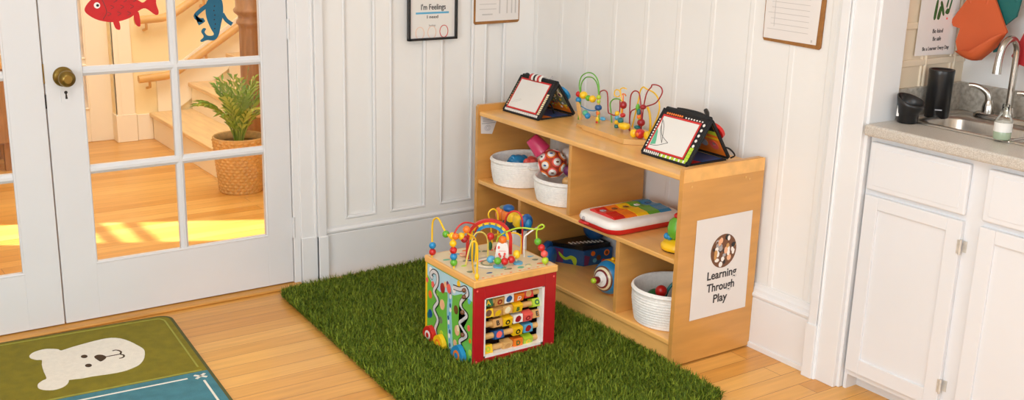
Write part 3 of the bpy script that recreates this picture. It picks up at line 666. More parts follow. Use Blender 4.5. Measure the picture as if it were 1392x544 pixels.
for z, tiles in ROWS:
    rod = MB().tube([(wx0+.002, yr, z), (wx1-.002, yr, z)], .011, 12).build('rod', 'beadwood', cu)
    for i, (x, c, ec, ch) in enumerate(tiles):
        m = MB().use(c); sgn = (-.25, .2, -.05, .3, -.35)[i % 5]
        R = Matrix.Rotation(sgn, 3, 'X'); hw_, hd, hh = .0195, .0155, .0155
        pl = [(-hd, -hh), (hd, -hh), (hd, hh), (-hd, hh)]
        q = [R @ Vector((0, a, b)) for a, b in pl]
        m.prism([(v.y, v.z) for v in q], -hw_, hw_, (x, yr, z), (0, 1, 0), (0, 0, 1))
        O = Vector((x, yr, z))+R @ Vector((0, -hd, 0)); Vv = R @ Vector((0, 0, 1))
        m.use(ec)
        if ch == 'o': m.prism(circ((0, 0), .010, 14), 0, .0008, O, (1, 0, 0), Vv); m.use(c); m.prism(circ((0, 0), .005, 10), 0, .0012, O, (1, 0, 0), Vv)
        elif ch == '': m.prism(smooth_poly([(-.012, -.008), (.003, -.011), (.013, .002), (.004, .012), (-.009, .006)], 3), 0, .0008, O, (1, 0, 0), Vv)
        b = m.build('tile', None, rod, bevel=.002)
        if ch in 'ABDEO' and ch: lettering(ch, .024, O-Vv*.0085-(R @ Vector((0, .0006, 0))), (1, 0, 0), Vv, ec, rod, name='letter', bold=.0006)
# maze panel on the left face
X0 = cx0
MB().box(X0, X0+.012, cy0+.012, cy1-.012, cz0, zt).build('maze_panel', 'grassy', cu)
MB().box(X0-.0004, X0+.012, cy1-.0125, cy1+.0004, cz0, zt).build('edge_strip', 'yellow', cu)
pf = dict(O=(X0, 0, 0), U=(0, -1, 0), V=(0, 0, 1))
def onp(m, poly, w0, w1): m.prism([(-y, z) for y, z in poly], w0, w1, **pf)   # outwards is -x
art = MB()
art.use('skyl'); onp(art, smooth_poly([(cy1-.014, .305), (cy1-.014, .262), (-.84, .235), (-.89, .222), (-.94, .236), (-.99, .24), (-1.04, .262), (cy0+.014, .255), (cy0+.014, .305)], 1), 0, .0006)
art.use('water'); onp(art, stroke(spl([(-.955, .262), (-.962, .22), (-.957, .17), (-.962, .12), (-.966, .07), (-.976, .02)], 4), .03), 0, .0009)
rr = random.Random(4)
for i in range(13):
    art.use(['navy', 'white', 'sky'][i % 3]); onp(art, circ((-.960+rr.uniform(-.008, .008), .245-.017*i), .006, 10, .009), 0, .0013)
for (y, z, c, r_) in ((-.823, .19, 'orange', .016), (-.826, .19, 'coral', .009), (-.909, .178, 'peach', .02), (-.911, .243, 'crimson', .02), (-.911, .243, 'orange', .010), (-1.004, .19, 'brown', .017), (-1.004, .19, 'coral', .012), (-1.013, .114, 'peach', .020), (-1.02, .125, 'cream', .012), (-.824, .115, 'navy', .017), (-.812, .105, 'teal', .012), (-.955, .255, 'coral', .018), (-.965, .247, 'grey', .016), (-.945, .27, 'purple', .010), (-.93, .262, 'peach', .012), (-.99, .262, 'white', .014), (-.825, .285, 'white', .014), (-.90, .115, 'olive', .014), (-1.09, .15, 'coral', .012), (-1.10, .105, 'orange', .009), (-.842, .235, 'coral', .013), (-.905, .06, 'lime', .016), (-1.0, .06, 'peach', .014), (-.80, .24, 'coral', .010), (-.81, .05, 'lime', .013), (-1.10, .06, 'lime', .012), (-1.09, .25, 'sky', .010), (-1.02, .292, 'yellow', .014), (-.87, .20, 'lime', .009), (-1.105, .03, 'dkgreen', .012)):
    art.use(c); onp(art, circ((y, z), r_*.8, 12, r_), 0, .0010+rr.random()*.0006)
art.build('printed_scene', None, cu)
for gname, g_ in (('a', [(-0.842, 0.259), (-0.828, 0.268), (-0.845, 0.287), (-0.871, 0.286), (-0.878, 0.268), (-0.873, 0.245), (-0.852, 0.211), (-0.880, 0.182), (-0.853, 0.143), (-0.881, 0.110), (-0.864, 0.07), (-0.87, 0.044)]),
                 ('b', [(-0.986, 0.271), (-1.03, 0.277), (-1.066, 0.292), (-1.081, 0.276), (-1.063, 0.257), (-1.037, 0.227), (-1.045, 0.207), (-1.078, 0.194), (-1.058, 0.172), (-1.032, 0.150), (-1.052, 0.133), (-1.078, 0.118), (-1.055, 0.098), (-1.034, 0.080), (-1.045, 0.060), (-1.069, 0.045)])):
    m = MB().use('black'); p_ = spl(g_, 5); onp(m, stroke(p_, .0195), 0, .0022); m.use('track'); onp(m, stroke(p_, .0125), 0, .0030); m.build('groove_track', None, cu)
for (y, z, c1, c2, s) in ((-.842, .042, 'red', 'white', 1.0), (-.915, .034, 'yellow', 'orange', .95), (-1.045, .036, 'blue', 'orange', 1.1)):
    m = MB().use(c1); onp(m, smooth_poly([(y-.03*s, z-.022*s), (y+.03*s, z-.022*s), (y+.032*s, z+.01), (y, z+.034*s), (y-.032*s, z+.01)], 3), .004, .022)
    m.use(c2); onp(m, circ((y, z-.002), .018*s, 16), .022, .0235); m.use(c1); onp(m, circ((y, z-.002), .010*s, 12), .0235, .0245)
    m.build('sliding_piece', None, cu, bevel=.002)
for y, z in ((-1.066, .285), (-1.066, .26), (-1.058, .20), (-1.06, .115)): MB().ball((X0-.007, y, z), .0085, 12, 8).build('sliding_bead', 'brown', cu)
# bead wires on top
def bead(parent, p, c, r=.0125, e=1, sq=None): return MB().ball(p, sq or r, 14, 9, e=e).build('bead', c, parent)
ZT = cz1
def wire(path, c, r=.0032, sub=6, parent=None): return MB().tube(path, r, 8, sub).build('wire', c, parent or cu)
w = wire([(-0.908, -0.821, ZT), (-0.908, -0.821, 0.391), (-0.908, -0.823, 0.462), (-0.907, -0.842, 0.487), (-0.906, -0.866, 0.488), (-0.905, -0.903, 0.458), (-0.904, -0.934, 0.443), (-0.903, -0.958, 0.440), (-0.903, -0.962, 0.40), (-0.903, -0.966, ZT)], 'yellow', .0035)
for p_, c in (((-.908, -.824, .354), 'red'), ((-.908, -.824, .379), 'blue'), ((-.905, -.912, .446), 'green'), ((-.903, -.952, .450), 'yellow'), ((-.903, -.958, .424), 'yellow'), ((-.903, -.961, .399), 'red'), ((-.903, -.963, .376), 'blue'), ((-.903, -.965, .354), 'green')): bead(w, p_, c, .0132)
w = wire([(-.903, -.966, .452), (-.90, -.966, .468), (-.883, -.966, .489), (-.856, -.965, .496), (-.823, -.964, .486), (-.800, -.955, .468), (-.792, -.93, .44), (-.788, -.89, ZT)], 'red')
for p_, c in (((-.899, -.968, .452), 'orange'),): bead(w, p_, c, .0125)
w = wire([(-.90, -.955, .440), (-.876, -.96, .446), (-.852, -.962, .458), (-.838, -.962, .448), (-.82, -.96, .437), (-.806, -.955, .42), (-.80, -.95, .38), (-.80, -.945, ZT)], 'yellow', .003)
for p_, c in (((-.872, -.962, .447), 'yellow'), ((-.852, -.965, .470), 'orange'), ((-.862, -.968, .436), 'crimson')): bead(w, p_, c, .0135)
# rainbow arch
A0, A1 = Vector((-.812, -.900, ZT)), Vector((-.668, -.988, ZT)); du_ = (A1-A0).normalized(); nd = Vector((-du_.y, du_.x, 0)); wd = (A1-A0).length
arch = thing
for c, k0, k1, th in (('red', 1.0, .86, .014), ('yellow', .86, .75, .012), ('blue', .75, .60, .012)):
    m = MB(); pts_o = []; pts_i = []
    for i in range(19):
        a = PI*i/18; pts_o.append((wd/2-wd/2*k0*math.cos(a), .075+.078*k0*math.sin(a))); pts_i.append((wd/2-wd/2*k1*math.cos(a), .075+.078*k1*math.sin(a)))
    if c == 'red': pts_o = [(wd/2-wd/2*k0, 0)]+pts_o+[(wd/2+wd/2*k0, .02)]; pts_i = [(wd/2-wd/2*k1, 0)]+pts_i+[(wd/2+wd/2*k1, .02)]
    m.prism(pts_o+pts_i[::-1], -th/2, th/2, A0, du_, (0, 0, 1)); m.build('rainbow_band', c, cu, bevel=.002)
m = MB()
for i in range(3, 16, 2):
    a = PI*i/18; c_ = A0+du_*(wd/2-wd/2*.78*math.cos(a))+Vector((0, 0, .075+.078*.78*math.sin(a))); m.ball(c_-nd*.008, (.004, .004, .006), 8, 6)
m.build('rainbow_studs', 'olive', cu)
m = MB(); m.prism(smooth_poly([(.014, .0), (.034, .0), (.036, .07), (.03, .095), (.018, .09), (.012, .05)], 3), -.004, .004, A0, du_, (0, 0, 1)); m.build('leaf_figure', 'olive', cu)
w = wire([(-.63, -.80, ZT), (-.64, -.80, .42), (-.650, -.80, .452), (-.642, -.80, .468), (-.625, -.80, .471), (-.61, -.80, .455), (-.605, -.80, .418), (-.604, -.80, ZT)], 'yellow')
w = wire([(-.660, -.865, ZT), (-.646, -.89, .40), (-.640, -.899, .455), (-.633, -.91, .483), (-.622, -.928, .495), (-.611, -.946, .491), (-.604, -.956, .468), (-.603, -.959, .41), (-.603, -.958, ZT)], 'red', .0034)
w = wire([(-.715, -.925, .40), (-.700, -.922, .414), (-.68, -.928, .415), (-.651, -.939, .419), (-.624, -.95, .416), (-.609, -.956, .405), (-.605, -.957, .391), (-.607, -.958, ZT)], 'yellow', .0034)
w = wire([(-.715, -.955, .40), (-.707, -.966, .425), (-.679, -1.0, .452), (-.655, -1.03, .463), (-.623, -1.07, .464), (-.617, -1.078, .476), (-.610, -1.088, .484), (-.604, -1.094, .478), (-.609, -1.087, .468), (-.620, -1.073, .460), (-.62, -1.074, .429), (-.613, -1.082, .408), (-.603, -1.095, .38), (-.599, -1.101, ZT)], 'lime', .0032)
for p_, c in (((-.618, -1.077, .418), 'green'), ((-.609, -1.088, .397), 'red'), ((-.602, -1.097, .375), 'coral'), ((-.599, -1.100, .350), 'lime')): bead(w, p_, c, .0132)
w = wire([(-.614, -.99, ZT), (-.616, -.99, .405), (-.601, -.99, .421), (-.575, -1.0, .440), (-.60, -1.05, .462)], 'white', .003)
w = wire([(-.85, -.96, ZT), (-.838, -.958, .38), (-.822, -.955, .42), (-.803, -.95, .443), (-.778, -.948, .444), (-.756, -.945, .428), (-.743, -.94, .40), (-.738, -.935, ZT)], 'palewire', .003)
bead(w, (-.735, -.945, .420), 'red', .0145)
bead(w, (-.705, -.90, .365), 'dkgreen', sq=(.008, .008, .017))
w = wire([(-.87, -1.045, ZT), (-.906, -1.09, .40), (-.918, -1.108, .45), (-.918, -1.111, .474), (-.910, -1.114, .474), (-.903, -1.117, .45), (-.902, -1.116, ZT)], 'yellow', .0034)
bead(w, (-.902, -1.116, .348), 'yellow', sq=(.0085, .0085, .012))
# bead caterpillar wire and rabbit block
w = wire([(-.772, -.993, ZT), (-.766, -1.0, .350), (-.762, -1.034, .352), (-.743, -1.050, .354), (-.714, -1.049, .356), (-.680, -1.032, .360), (-.676, -1.03, ZT)], 'cream', .0025)
for p_, c, q in (((-.768, -1.000, .354), 'sky', (.017, .013, .014)), ((-.762, -1.035, .357), 'green', None), ((-.742, -1.050, .356), 'red', None), ((-.713, -1.049, .358), 'red', None), ((-.677, -1.031, .366), 'yellow', (.014, .014, .017))): bead(w, p_, c, .0138, sq=q)
for p_ in ((-.762, -1.038), (-.678, -1.041)): MB().lathe([(.018, 0), (.018, .005)], (*p_, ZT+.0012), 20).build('disc_base', 'sky', cu, bevel=.001)
rb = MB().prism(smooth_poly([(-.022, 0), (.022, 0), (.0235, .03), (.020, .062), (.010, .07), (-.010, .07), (-.020, .062), (-.0235, .03)], 3), -.009, .009, (-.709, -.985, ZT+.001), (.77, -.64, 0), (0, 0, 1)).build('figure_block', 'white', cu, bevel=.002)
nrm = Vector((.77, -.64, 0)).cross(Vector((0, 0, 1)))
m = MB().use('coral')
for a, b in ((-.012, .052), (-.010, .026), (.010, .028), (.008, .018), (-.006, .018)): m.prism(circ((a, b), .0042, 10, .006), .009, .0098, (-.709, -.985, ZT+.001), (.77, -.64, 0), (0, 0, 1))
m.prism([(-.012, .038), (.014, .038), (.014, .0395), (-.012, .0395)], .009, .0096, (-.709, -.985, ZT+.001), (.77, -.64, 0), (0, 0, 1)); m.build('print', None, rb)
MB().ball((-.709, -.985, ZT+.080), (.0135, .0135, .0135), 14, 10, e=.7).build('head', 'orange', rb)
for p_ in ((-.80, -.87), (-.73, -.83), (-.66, -.93)): MB().ball((*p_, ZT+.004), (.018, .013, .005)).build('printed_bump', 'peach', cu)

# ------------------------------------------------------------------ bead maze on the shelf top
bm_ = thing('bead_maze', 'wooden bead maze with curly coloured wires on top of the shelf', 'toy', (-.06, -.8, .710))
zb = .711
MB().prism([(-.135, -.695), (-.160, -.985), (-.085, -1.055), (.03, -1.01), (.03, -.70)], zb, zb+.020).build('base', 'beadwood', bm_, bevel=.003)
MB().prism([(-.105, -.620), (-.120, -.690), (.02, -.690), (.03, -.56), (-.03, -.565)], zb, zb+.010).build('base_wing', 'beadwood', bm_, bevel=.003)
ZB = zb+.018
W_ = lambda p, c, r=.0026: wire(p, c, r, 6, bm_)
w = W_([(-.05, -.562, zb+.009), (-.05, -.565, .826), (-.05, -.559, .869), (-.05, -.574, .906), (-.05, -.617, .926), (-.05, -.657, .921), (-.05, -.683, .894), (-.05, -.691, .847), (-.05, -.698, ZB)], 'green')
for p_, c in (((-.05, -.557, .827), 'red'), ((-.05, -.558, .803), 'blue')): bead(w, p_, c, .0125)
w = W_([(-.03, -.55, zb+.009), (-.03, -.545, .823), (-.02, -.534, .863), (-.02, -.557, .892), (-.02, -.586, .901), (-.02, -.616, .898), (-.02, -.642, .874), (-.03, -.665, .82), (-.03, -.67, ZB)], 'green')
w = W_([(-.05, -.56, .826), (-.05, -.592, .829), (-.05, -.62, .822), (-.05, -.65, .822), (-.05, -.684, .832)], 'yellow')
for p_, c, q in (((-.05, -.590, .828), 'yellow', (.018, .018, .016)), ((-.05, -.622, .821), 'green', None), ((-.05, -.650, .822), 'yellow', (.015, .015, .015))): bead(w, p_, c, .0125, sq=q)
po = MB().tube([(-.05, -.690, ZB), (-.05, -.690, .846)], .0062, 12).build('post', 'beadwood', bm_)
for z, c, q in ((.836, 'lime', None), (.818, 'lime', (.008, .008, .010)), (.793, 'navy', (.015, .015, .013)), (.770, 'orange', (.0085, .0085, .012)), (.745, 'yellow', (.009, .009, .012)), (.732, 'red', (.009, .009, .006))): bead(po, (-.05, -.690, z), c, .010, sq=q)
w = W_([(-.05, -.563, .784), (-.05, -.59, .777), (-.05, -.625, .772), (-.05, -.667, .776), (-.05, -.690, .79)], 'blue', .0024)
w = MB().prism(smooth_poly([(-.58, .80), (-.588, .765), (-.605, .735), (-.613, .732), (-.611, .75), (-.598, .79)], 3), -.004, .004, (-.075, 0, 0), (0, 1, 0), (0, 0, 1)).build('wooden_slat', 'beadwood', bm_)
for p_, c in (((-.07, -.632, .762), 'mint'), ((-.068, -.645, .752), 'blue')): bead(bm_, p_, c, .0125)
w = W_([(-.035, -.672, ZB), (-.03, -.668, .838), (-.03, -.685, .860), (-.03, -.708, .863), (-.03, -.721, .847), (-.03, -.729, .784), (-.03, -.744, .775), (-.03, -.772, .774), (-.03, -.799, .79), (-.03, -.80, .84)], 'crimson')
bead(w, (-.05, -.722, .752), 'sky', sq=(.010, .016, .008))
w = W_([(-.01, -.80, .83), (0, -.754, .835), (0, -.722, .828), (0, -.705, .808), (0, -.712, .775), (0, -.72, ZB)], 'green', .0028)
w = W_([(-.05, -.835, ZB), (-.05, -.835, .80), (-.05, -.837, .835), (-.05, -.825, .87), (-.05, -.812, .884), (-.05, -.792, .881), (-.05, -.787, .862), (-.05, -.805, .857), (-.05, -.825, .868), (-.05, -.823, .89), (-.05, -.842, .898), (-.05, -.859, .896)], 'yellow', .0024)
w2_ = W_([(-.05, -.842, ZB), (-.05, -.842, .855), (-.05, -.835, .872), (-.05, -.85, .874), (-.05, -.857, .868)], 'orange', .0024)
for z, c, q in ((.83, 'crimson', (.0145, .0145, .0155)), (.789, 'red', (.0115, .0115, .009)), (.765, 'grey', (.005, .005, .02)), (.745, 'grey', (.005, .005, .018))): bead(w2_, (-.05, -.845, z), c, .012, sq=q)
po = MB().tube([(-.05, -.812, ZB), (-.05, -.808, .80)], .005, 10).build('post', 'beadwood', bm_)
for z, c in ((.79, 'yellow'), (.772, 'sky'), (.754, 'yellow'), (.738, 'teal')): bead(po, (-.05, -.81, z), c, .0098)
w = W_([(-.04, -.880, ZB), (-.04, -.875, .787), (-.04, -.873, .858), (-.04, -.882, .884), (-.04, -.902, .895), (-.04, -.924, .887), (-.04, -.937, .845), (-.04, -.945, .80), (-.04, -.946, ZB)], 'crimson')
for p_, c, q in (((-.04, -.920, .832), 'green', (.009, .009, .015)), ((-.04, -.928, .815), 'teal', (.009, .009, .014)), ((-.04, -.932, .797), 'orange', (.010, .010, .010)), ((-.04, -.938, .785), 'lime', (.009, .009, .009))): bead(w, p_, c, .01, sq=q)
w = W_([(-.03, -.936, ZB), (-.03, -.938, .773), (-.03, -.943, .84), (-.03, -.956, .894), (-.03, -.979, .921), (-.03, -.985, .931), (-.03, -1.012, .934), (-.03, -1.036, .928), (-.03, -1.043, .909), (-.03, -1.022, .876), (-.03, -.998, .858), (-.03, -.939, .836), (-.03, -.888, .818), (-.03, -.867, .797), (-.03, -.865, ZB)], 'crimson')
for p_, c, q in (((-.04, -.945, .777), 'crimson', (.016, .016, .015)), ((-.035, -.945, .838), 'crimson', (.013, .013, .010)), ((-.05, -.935, .757), 'teal', (.012, .014, .008))): bead(w, p_, c, .013, sq=q)
w = W_([(.015, -.83, ZB), (.02, -.855, .85), (.02, -.860, .881), (.02, -.876, .901), (.02, -.899, .897), (.02, -.94, .89), (.02, -.966, .872), (.02, -.979, .835), (.015, -.972, .79), (.015, -.94, ZB)], 'yellow', .003)
w = W_([(.015, -.915, .828), (.015, -.930, .804), (.015, -.938, .76), (.015, -.936, ZB)], 'yellow', .005)
m = MB().lathe([(.008, 0), (.022, .006), (.026, .016), (.022, .025), (.010, .027)], (-.075, -.885, ZB+.012), 24, sx=.8, sy=1.15); m.build('bead_boat', 'yellow', bm_)
bead(bm_, (-.08, -.868, ZB+.046), 'teal', .012)
# caterpillar of three beads lying in front of the right end of the maze
t = thing('wooden_bead_toy', 'small red and yellow wooden bead toy on the right end of the maze base', 'toy', (-.098, -1.008, .731))
for p_, c, r_ in (((-.108, -.982, .7475), 'yellow', (.013, .014, .0165)), ((-.098, -1.008, .7500), 'red', (.018, .0185, .0185)), ((-.084, -1.034, .7475), 'yellow', (.013, .014, .0165))): MB().ball(p_, r_, 18, 12, e=.85).build('bead', c, t)
MB().ball((-.1155, -1.012, .7500), (.003, .008, .008)).build('button', 'orange', t)

# ------------------------------------------------------------------ folding easels
def easel(name, label, A, B, Tx, strap):
    A, B = Vector(A), Vector(B); L = (B-A).length; U = (B-A).normalized()
    back = Vector((0, 0, 1)).cross(U); back = back if back.x > 0 else -back       # towards the wall
    S = (back*Tx[0]+Vector((0, 0, Tx[1]))); SL = S.length; V = S.normalized()
    W = U.cross(V)                                                                # out of the front face
    t = thing(name, label, 'easel', tuple(A), 'table top easels on the shelf')
    A0 = A+Vector((0, 0, .004))
    def fr_(poly, w0, w1, mb): mb.prism(poly, w0, w1, A0, U, V)
    def rnd_rect(u0, u1, v0, v1, r=.01):
        o = []
        for cu_, cv_, a0 in ((u0+r, v0+r, PI), (u1-r, v0+r, 1.5*PI), (u1-r, v1-r, 0), (u0+r, v1-r, .5*PI)):
            for i in range(4): a = a0+.5*PI*i/3; o.append((cu_+r*math.cos(a), cv_+r*math.sin(a)))
        return o
    m = MB(); fr_(rnd_rect(0, L, 0, SL, .012), -.010, 0, m)
    for (p0, p1) in (((0.004, .001), (L-.004, .001)), ((.001, .004), (.001, SL)), ((L-.001, .004), (L-.001, SL))): m.tube([A0+U*p0[0]+V*p0[1]-W*.003, A0+U*p1[0]+V*p1[1]-W*.003], .0055, 8)
    m.build('front_cover', 'blackfab', t)
    m = MB(); fr_([(.014, .018), (L-.034, .018), (L-.034, .166), (.014, .166)], 0, .0014, m); m.build('red_border', 'red', t)
    m = MB(); fr_([(.022, .025), (L-.041, .025), (L-.041, .158), (.022, .158)], .0014, .0026, m); bd_ = m.build('white_board', 'board', t)
    # patterned border strips
    m = MB(); rr = random.Random(len(label))
    i = 0; u = .012
    while u < L-.02:
        if strap == 'roll' and u > .09: m.use('lime' if i % 3 else 'white'); fr_([(u, .0055), (u+.007, .0055), (u+.006, .016), (u-.001, .016)], .0002, .0014, m); u += .0075
        else: m.use('white'); fr_([(u, .006), (u+.006, .005), (u+.003, .016), (u-.003, .016)], .0002, .0014, m); u += .0105 if strap == 'roll' else .0085
        i += 1
    v = .02
    while v < .165:
        if strap == 'roll': m.use('lime' if v < .075 else 'white'); fr_(circ((L-.020, v), .0055, 8, .0062), .0002, .0014, m) if v > .075 else fr_([(L-.029, v-.006), (L-.012, v-.006), (L-.012, v+.007), (L-.029, v+.007)], .0002, .0013, m); v += .014 if v < .075 else .021
        else: m.use('cream' if v < .11 else 'black'); fr_([(L-.028, v), (L-.014, v+.002), (L-.014, v+.008), (L-.028, v+.007)], .0002, .0014, m); v += .009
    v = .03
    while v < .15:
        m.use(('cream' if v < .06 else ('orange' if v < .08 else 'olive')) if strap != 'roll' else 'white'); fr_([(.006, v), (.011, v), (.011, v+.006), (.006, v+.006)], .0002, .0014, m); v += .011
    if strap == 'roll':
        for i in range(8): m.use('orange'); fr_(circ((.03+.011*i, .173), .0045, 8), .0002, .0014, m)
        for i in range(7): m.use('white'); fr_([(.125+.014*i, .169), (.131+.014*i, .169), (.131+.014*i, .174), (.125+.014*i, .174)], .0002, .0014, m)
    m.build('patterned_border', None, t)
    if strap == 'roll':
        d_ = MB().use('mint'); fr_([(.026, .040), (.023, .075), (.021, .107), (.031, .095), (.045, .062), (.050, .046)], .0026, .0030, d_)
        d_.use('ink')
        for path in ([(.024, .145), (.034, .120), (.060, .085), (.106, .062)], [(.026, .142), (.042, .10), (.078, .055)], [(.024, .038), (.060, .042), (.106, .062)], [(.03, .14), (.05, .115), (.078, .055)]): fr_(stroke(spl(path, 5), .0018), .0026, .0031, d_)
        d_.build('boat_drawing', None, bd_)
    else:
        d_ = MB().use('greyink')
        for path in ([(.045, .055), (.065, .062), (.085, .07)], [(.055, .05), (.09, .066)], [(.03, .045), (.05, .052)]): fr_(stroke(path, .0012), .0026, .0029, d_)
        d_.build('pencil_marks', None, bd_)
    # ridge, rear cover and base flap
    T0 = A0+V*SL-W*.006; back_foot = A+back*(2*Tx[0]+.006)+Vector((0, 0, .004))
    m = MB(); m.tube([T0+U*.012, T0+U*(L-.012)], .011, 12); m.build('ridge', 'blackfab', t)
    V2 = (back_foot-T0); S2 = V2.length; V2.normalize(); W2 = U.cross(V2)
    m = MB(); m.prism(rnd_rect(.004, L-.004, 0, S2, .012), -.004, .006, T0, U, V2); m.build('rear_cover', 'blackfab', t)
    rr = random.Random(9); flip = W2.dot(back) < 0; m = MB()
    def inner(poly, lv, c):
        m.use(c); a, b = (.006, .0068+.00008*lv) if flip else (-.0048-.00008*lv, -.004)
        m.prism(poly, a, b, T0, U, V2)
    if strap == 'roll':
        inner([(.012, .02), (L-.012, .02), (L-.012, S2-.016), (.012, S2-.016)], 0, 'orange')
        inner([(.012, .02), (L-.012, .02), (L-.012, .075), (.012, .06)], 2, 'lime'); inner([(.012, .02), (L-.012, .02), (L-.012, .055), (.012, .045)], 4, 'black'); inner([(.012, .078), (L-.012, .088), (L-.012, .097), (.012, .086)], 5, 'yellow')
        for c_, r_, k_ in (((L-.05, .125), .022, 'coral'), ((L-.048, .120), .008, 'white'), ((L-.10, .12), .020, 'grey'), ((L-.15, .13), .02, 'purple'), ((L-.075, .05), .012, 'crimson')): inner(circ(c_, r_, 14), 8, k_)
    else:
        inner([(.012, .02), (L-.012, .02), (L-.012, S2-.016), (.012, S2-.016)], 0, 'olive')
        inner([(.012, .10), (L-.012, .125), (L-.012, S2-.016), (.012, S2-.016)], 2, 'orange')
        for i in range(80): inner(circ((rr.uniform(.02, L-.018), rr.uniform(.03, .135)), rr.uniform(.003, .007), 8), 4+i*.2, rr.choice(['yellow', 'yellow', 'lime', 'cream', 'purple', 'yellow', 'white', 'orange']))
        for i in range(3): inner(circ((L-.03-.05*i, .06+.01*i), .014, 12), 24, 'cream'); inner(circ((L-.03-.05*i, .06+.01*i), .008, 12), 27, 'purple')
    m.build('inner_print', None, t)
    m = MB(); Bf = A+back*.02
    m.prism([(.012, .02), (L-.006, .02), (L-.006, 2*Tx[0]-.01), (.012, 2*Tx[0]-.01)], .0005, .005, A, U, back); m.build('base_flap', 'blackfab', t)
    m = MB().use('navy'); m.prism([(L*.3, .05), (L-.02, .09), (L-.02, 2*Tx[0]-.02), (L*.3, 2*Tx[0]-.02)], .005, .0062, A, U, back); m.use('red' if strap == 'roll' else 'orange'); m.prism([(L*.3, .03), (L-.02, .03), (L-.02, .085), (L*.3, .045)], .005, .0062, A, U, back); m.build('base_print', None, t)
    # storage disc behind the rear cover
    dc = T0+U*(L-.03)+V2*.07-(W2 if W2.dot(back) < 0 else -W2)*.016
    q = W2.to_track_quat('Z', 'Y').to_matrix()
    MB().lathe([(.034, -.006), (.034, .006)], dc, 24, rot=q).build('rear_disc', 'red' if strap == 'roll' else 'blue', t, bevel=.002)
    if strap == 'roll':
        T1 = T0+V*.006
        MB().tube([T1+U*.06+V*.003, T1+U*.10+V*.006, T1+U*.17+V*.006, T1+U*.21+V*.000], .007, 8, 5).build('carry_handle', 'blackfab', t)
        q0 = T1+U*(L-.03); MB().tube([q0-V*.0, q0-U*.012+V*.014, q0-U*.026+V*.025], [.006, .009, .008], 10).build('marker_loop', 'black', t)
        c0 = back_foot+U*(L-.004)*1.0; MB().tube([c0+V2*-.06, c0+U*.012-V2*.05+back*.012, c0+U*.014-V2*.02+back*.02, c0-V2*.005+back*.006], .003, 8, 6).build('elastic_loop', 'blackfab', t)
    else:
        for i, c in enumerate(('red', 'white', 'black', 'white', 'red', 'white')):
            u0 = .072+.0135*i; pts = []
            for k_ in range(9):
                a = -.9+2.7*k_/8; pts.append(T0+W*(.019*math.cos(a)*1.0)+V*(.019*math.sin(a))+U*(u0+.0068))
            m = MB(); ring = []
            for p_ in pts: ring.append(p_)
            vs = [p_-U*.0068 for p_ in ring]+[p_+U*.0068 for p_ in ring]+[p_-U*.0068-(p_-T0-U*(u0+.0068)).normalized()*.004 for p_ in ring]+[p_+U*.0068-(p_-T0-U*(u0+.0068)).normalized()*.004 for p_ in ring]
            n_ = len(ring); fs_ = []
            for k_ in range(n_-1):
                fs_ += [(k_, k_+1, n_+k_+1, n_+k_), (2*n_+k_, 3*n_+k_, 3*n_+k_+1, 2*n_+k_+1), (k_, 2*n_+k_, 2*n_+k_+1, k_+1), (n_+k_, n_+k_+1, 3*n_+k_+1, 3*n_+k_)]
            fs_ += [(0, n_, 3*n_, 2*n_), (n_-1, 3*n_-1, 4*n_-1, 2*n_-1)]
            m.add(vs, fs_, True); m.build('striped_handle', c, t)
        for u0 in (.03, .07): MB().ball(T0+U*u0+V*.008, (.012, .012, .009)).build('magnet_knob', 'black', t)
        MB().tube([T0+U*.19+V*.0, T0+U*.192+V*.028], [.006, .003], 8).build('strap_end', 'grey', t)
        c0 = A+U*(L*.72)+Vector((0, 0, .006)); MB().tube([c0+back*.05, c0+back*.08+Vector((0, 0, .045)), c0+back*.12+Vector((0, 0, .04)), c0+back*.14], .0035, 8, 6).build('cord', 'blackfab', t)
    return t
easel('tabletop_easel', 'white board easel with red and white striped handle, left on the shelf', (-.1985, -.2150, .710), (-.1884, -.4700, .710), (.098, .147), 'stripe')
easel('tabletop_easel', 'white board easel with a sailboat drawing, right on the shelf', (-.1985, -1.1310, .710), (-.1960, -1.3775, .710), (.105, .158), 'roll')

# ------------------------------------------------------------------ rope baskets and what they hold
def basket(label, c, h, a, b, group='white rope baskets'):
    t = thing('rope_basket', label, 'basket', c, group)
    n = 13; prof = []
    for i in range(n*4+1):
        f = i/(n*4); k_ = .90+.10*min(1, f*1.6)**.7; prof.append((k_+.012*abs(math.sin(PI*i/4)), .002+f*h))
    prof = [(.86, .0)]+prof+[(.985, h+.006), (.955, h+.004), (.945, h-.006), (.93, h*.5), (.85, .014), (.2, .012)]
    MB().lathe(prof, c, 72, sx=a, sy=b, mod=lambda i, th: 1+.006*math.sin(3*th+1)).build('bowl', 'rope', t)
    m = MB(); m.tube([(c[0]+1.0*a*math.cos(th), c[1]+1.0*b*math.sin(th), c[2]+h-.004) for th in np.linspace(0, 2*PI, 49)[:-1]], .0065, 8, closed=True); m.build('rim', 'rope', t)
    for sgn in (-1, 1):
        pts = [(c[0]+a*1.03*math.cos(th), c[1]+sgn*b*1.035*math.sin(th), c[2]+h-.022+.0*abs(th-PI/2)) for th in np.linspace(PI/2-.42, PI/2+.42, 9)]
        pts = [(p[0], p[1], p[2]+(.012 if i in (0, 8) else 0)) for i, p in enumerate(pts)]
        MB().tube(pts, .006, 8).build('handle', 'rope', t)
    return t
basket('white rope basket with blue and red toys at the left of the middle shelf', (-.150, -.315, .405), .112, .146, .126)
basket('white rope basket with a pink cup and patterned ball against the middle divider', (-.150, -.648, .405), .098, .146, .143)
basket('white rope basket in the bottom right compartment of the shelf', (-.152, -1.299, .100), .135, .150, .143)
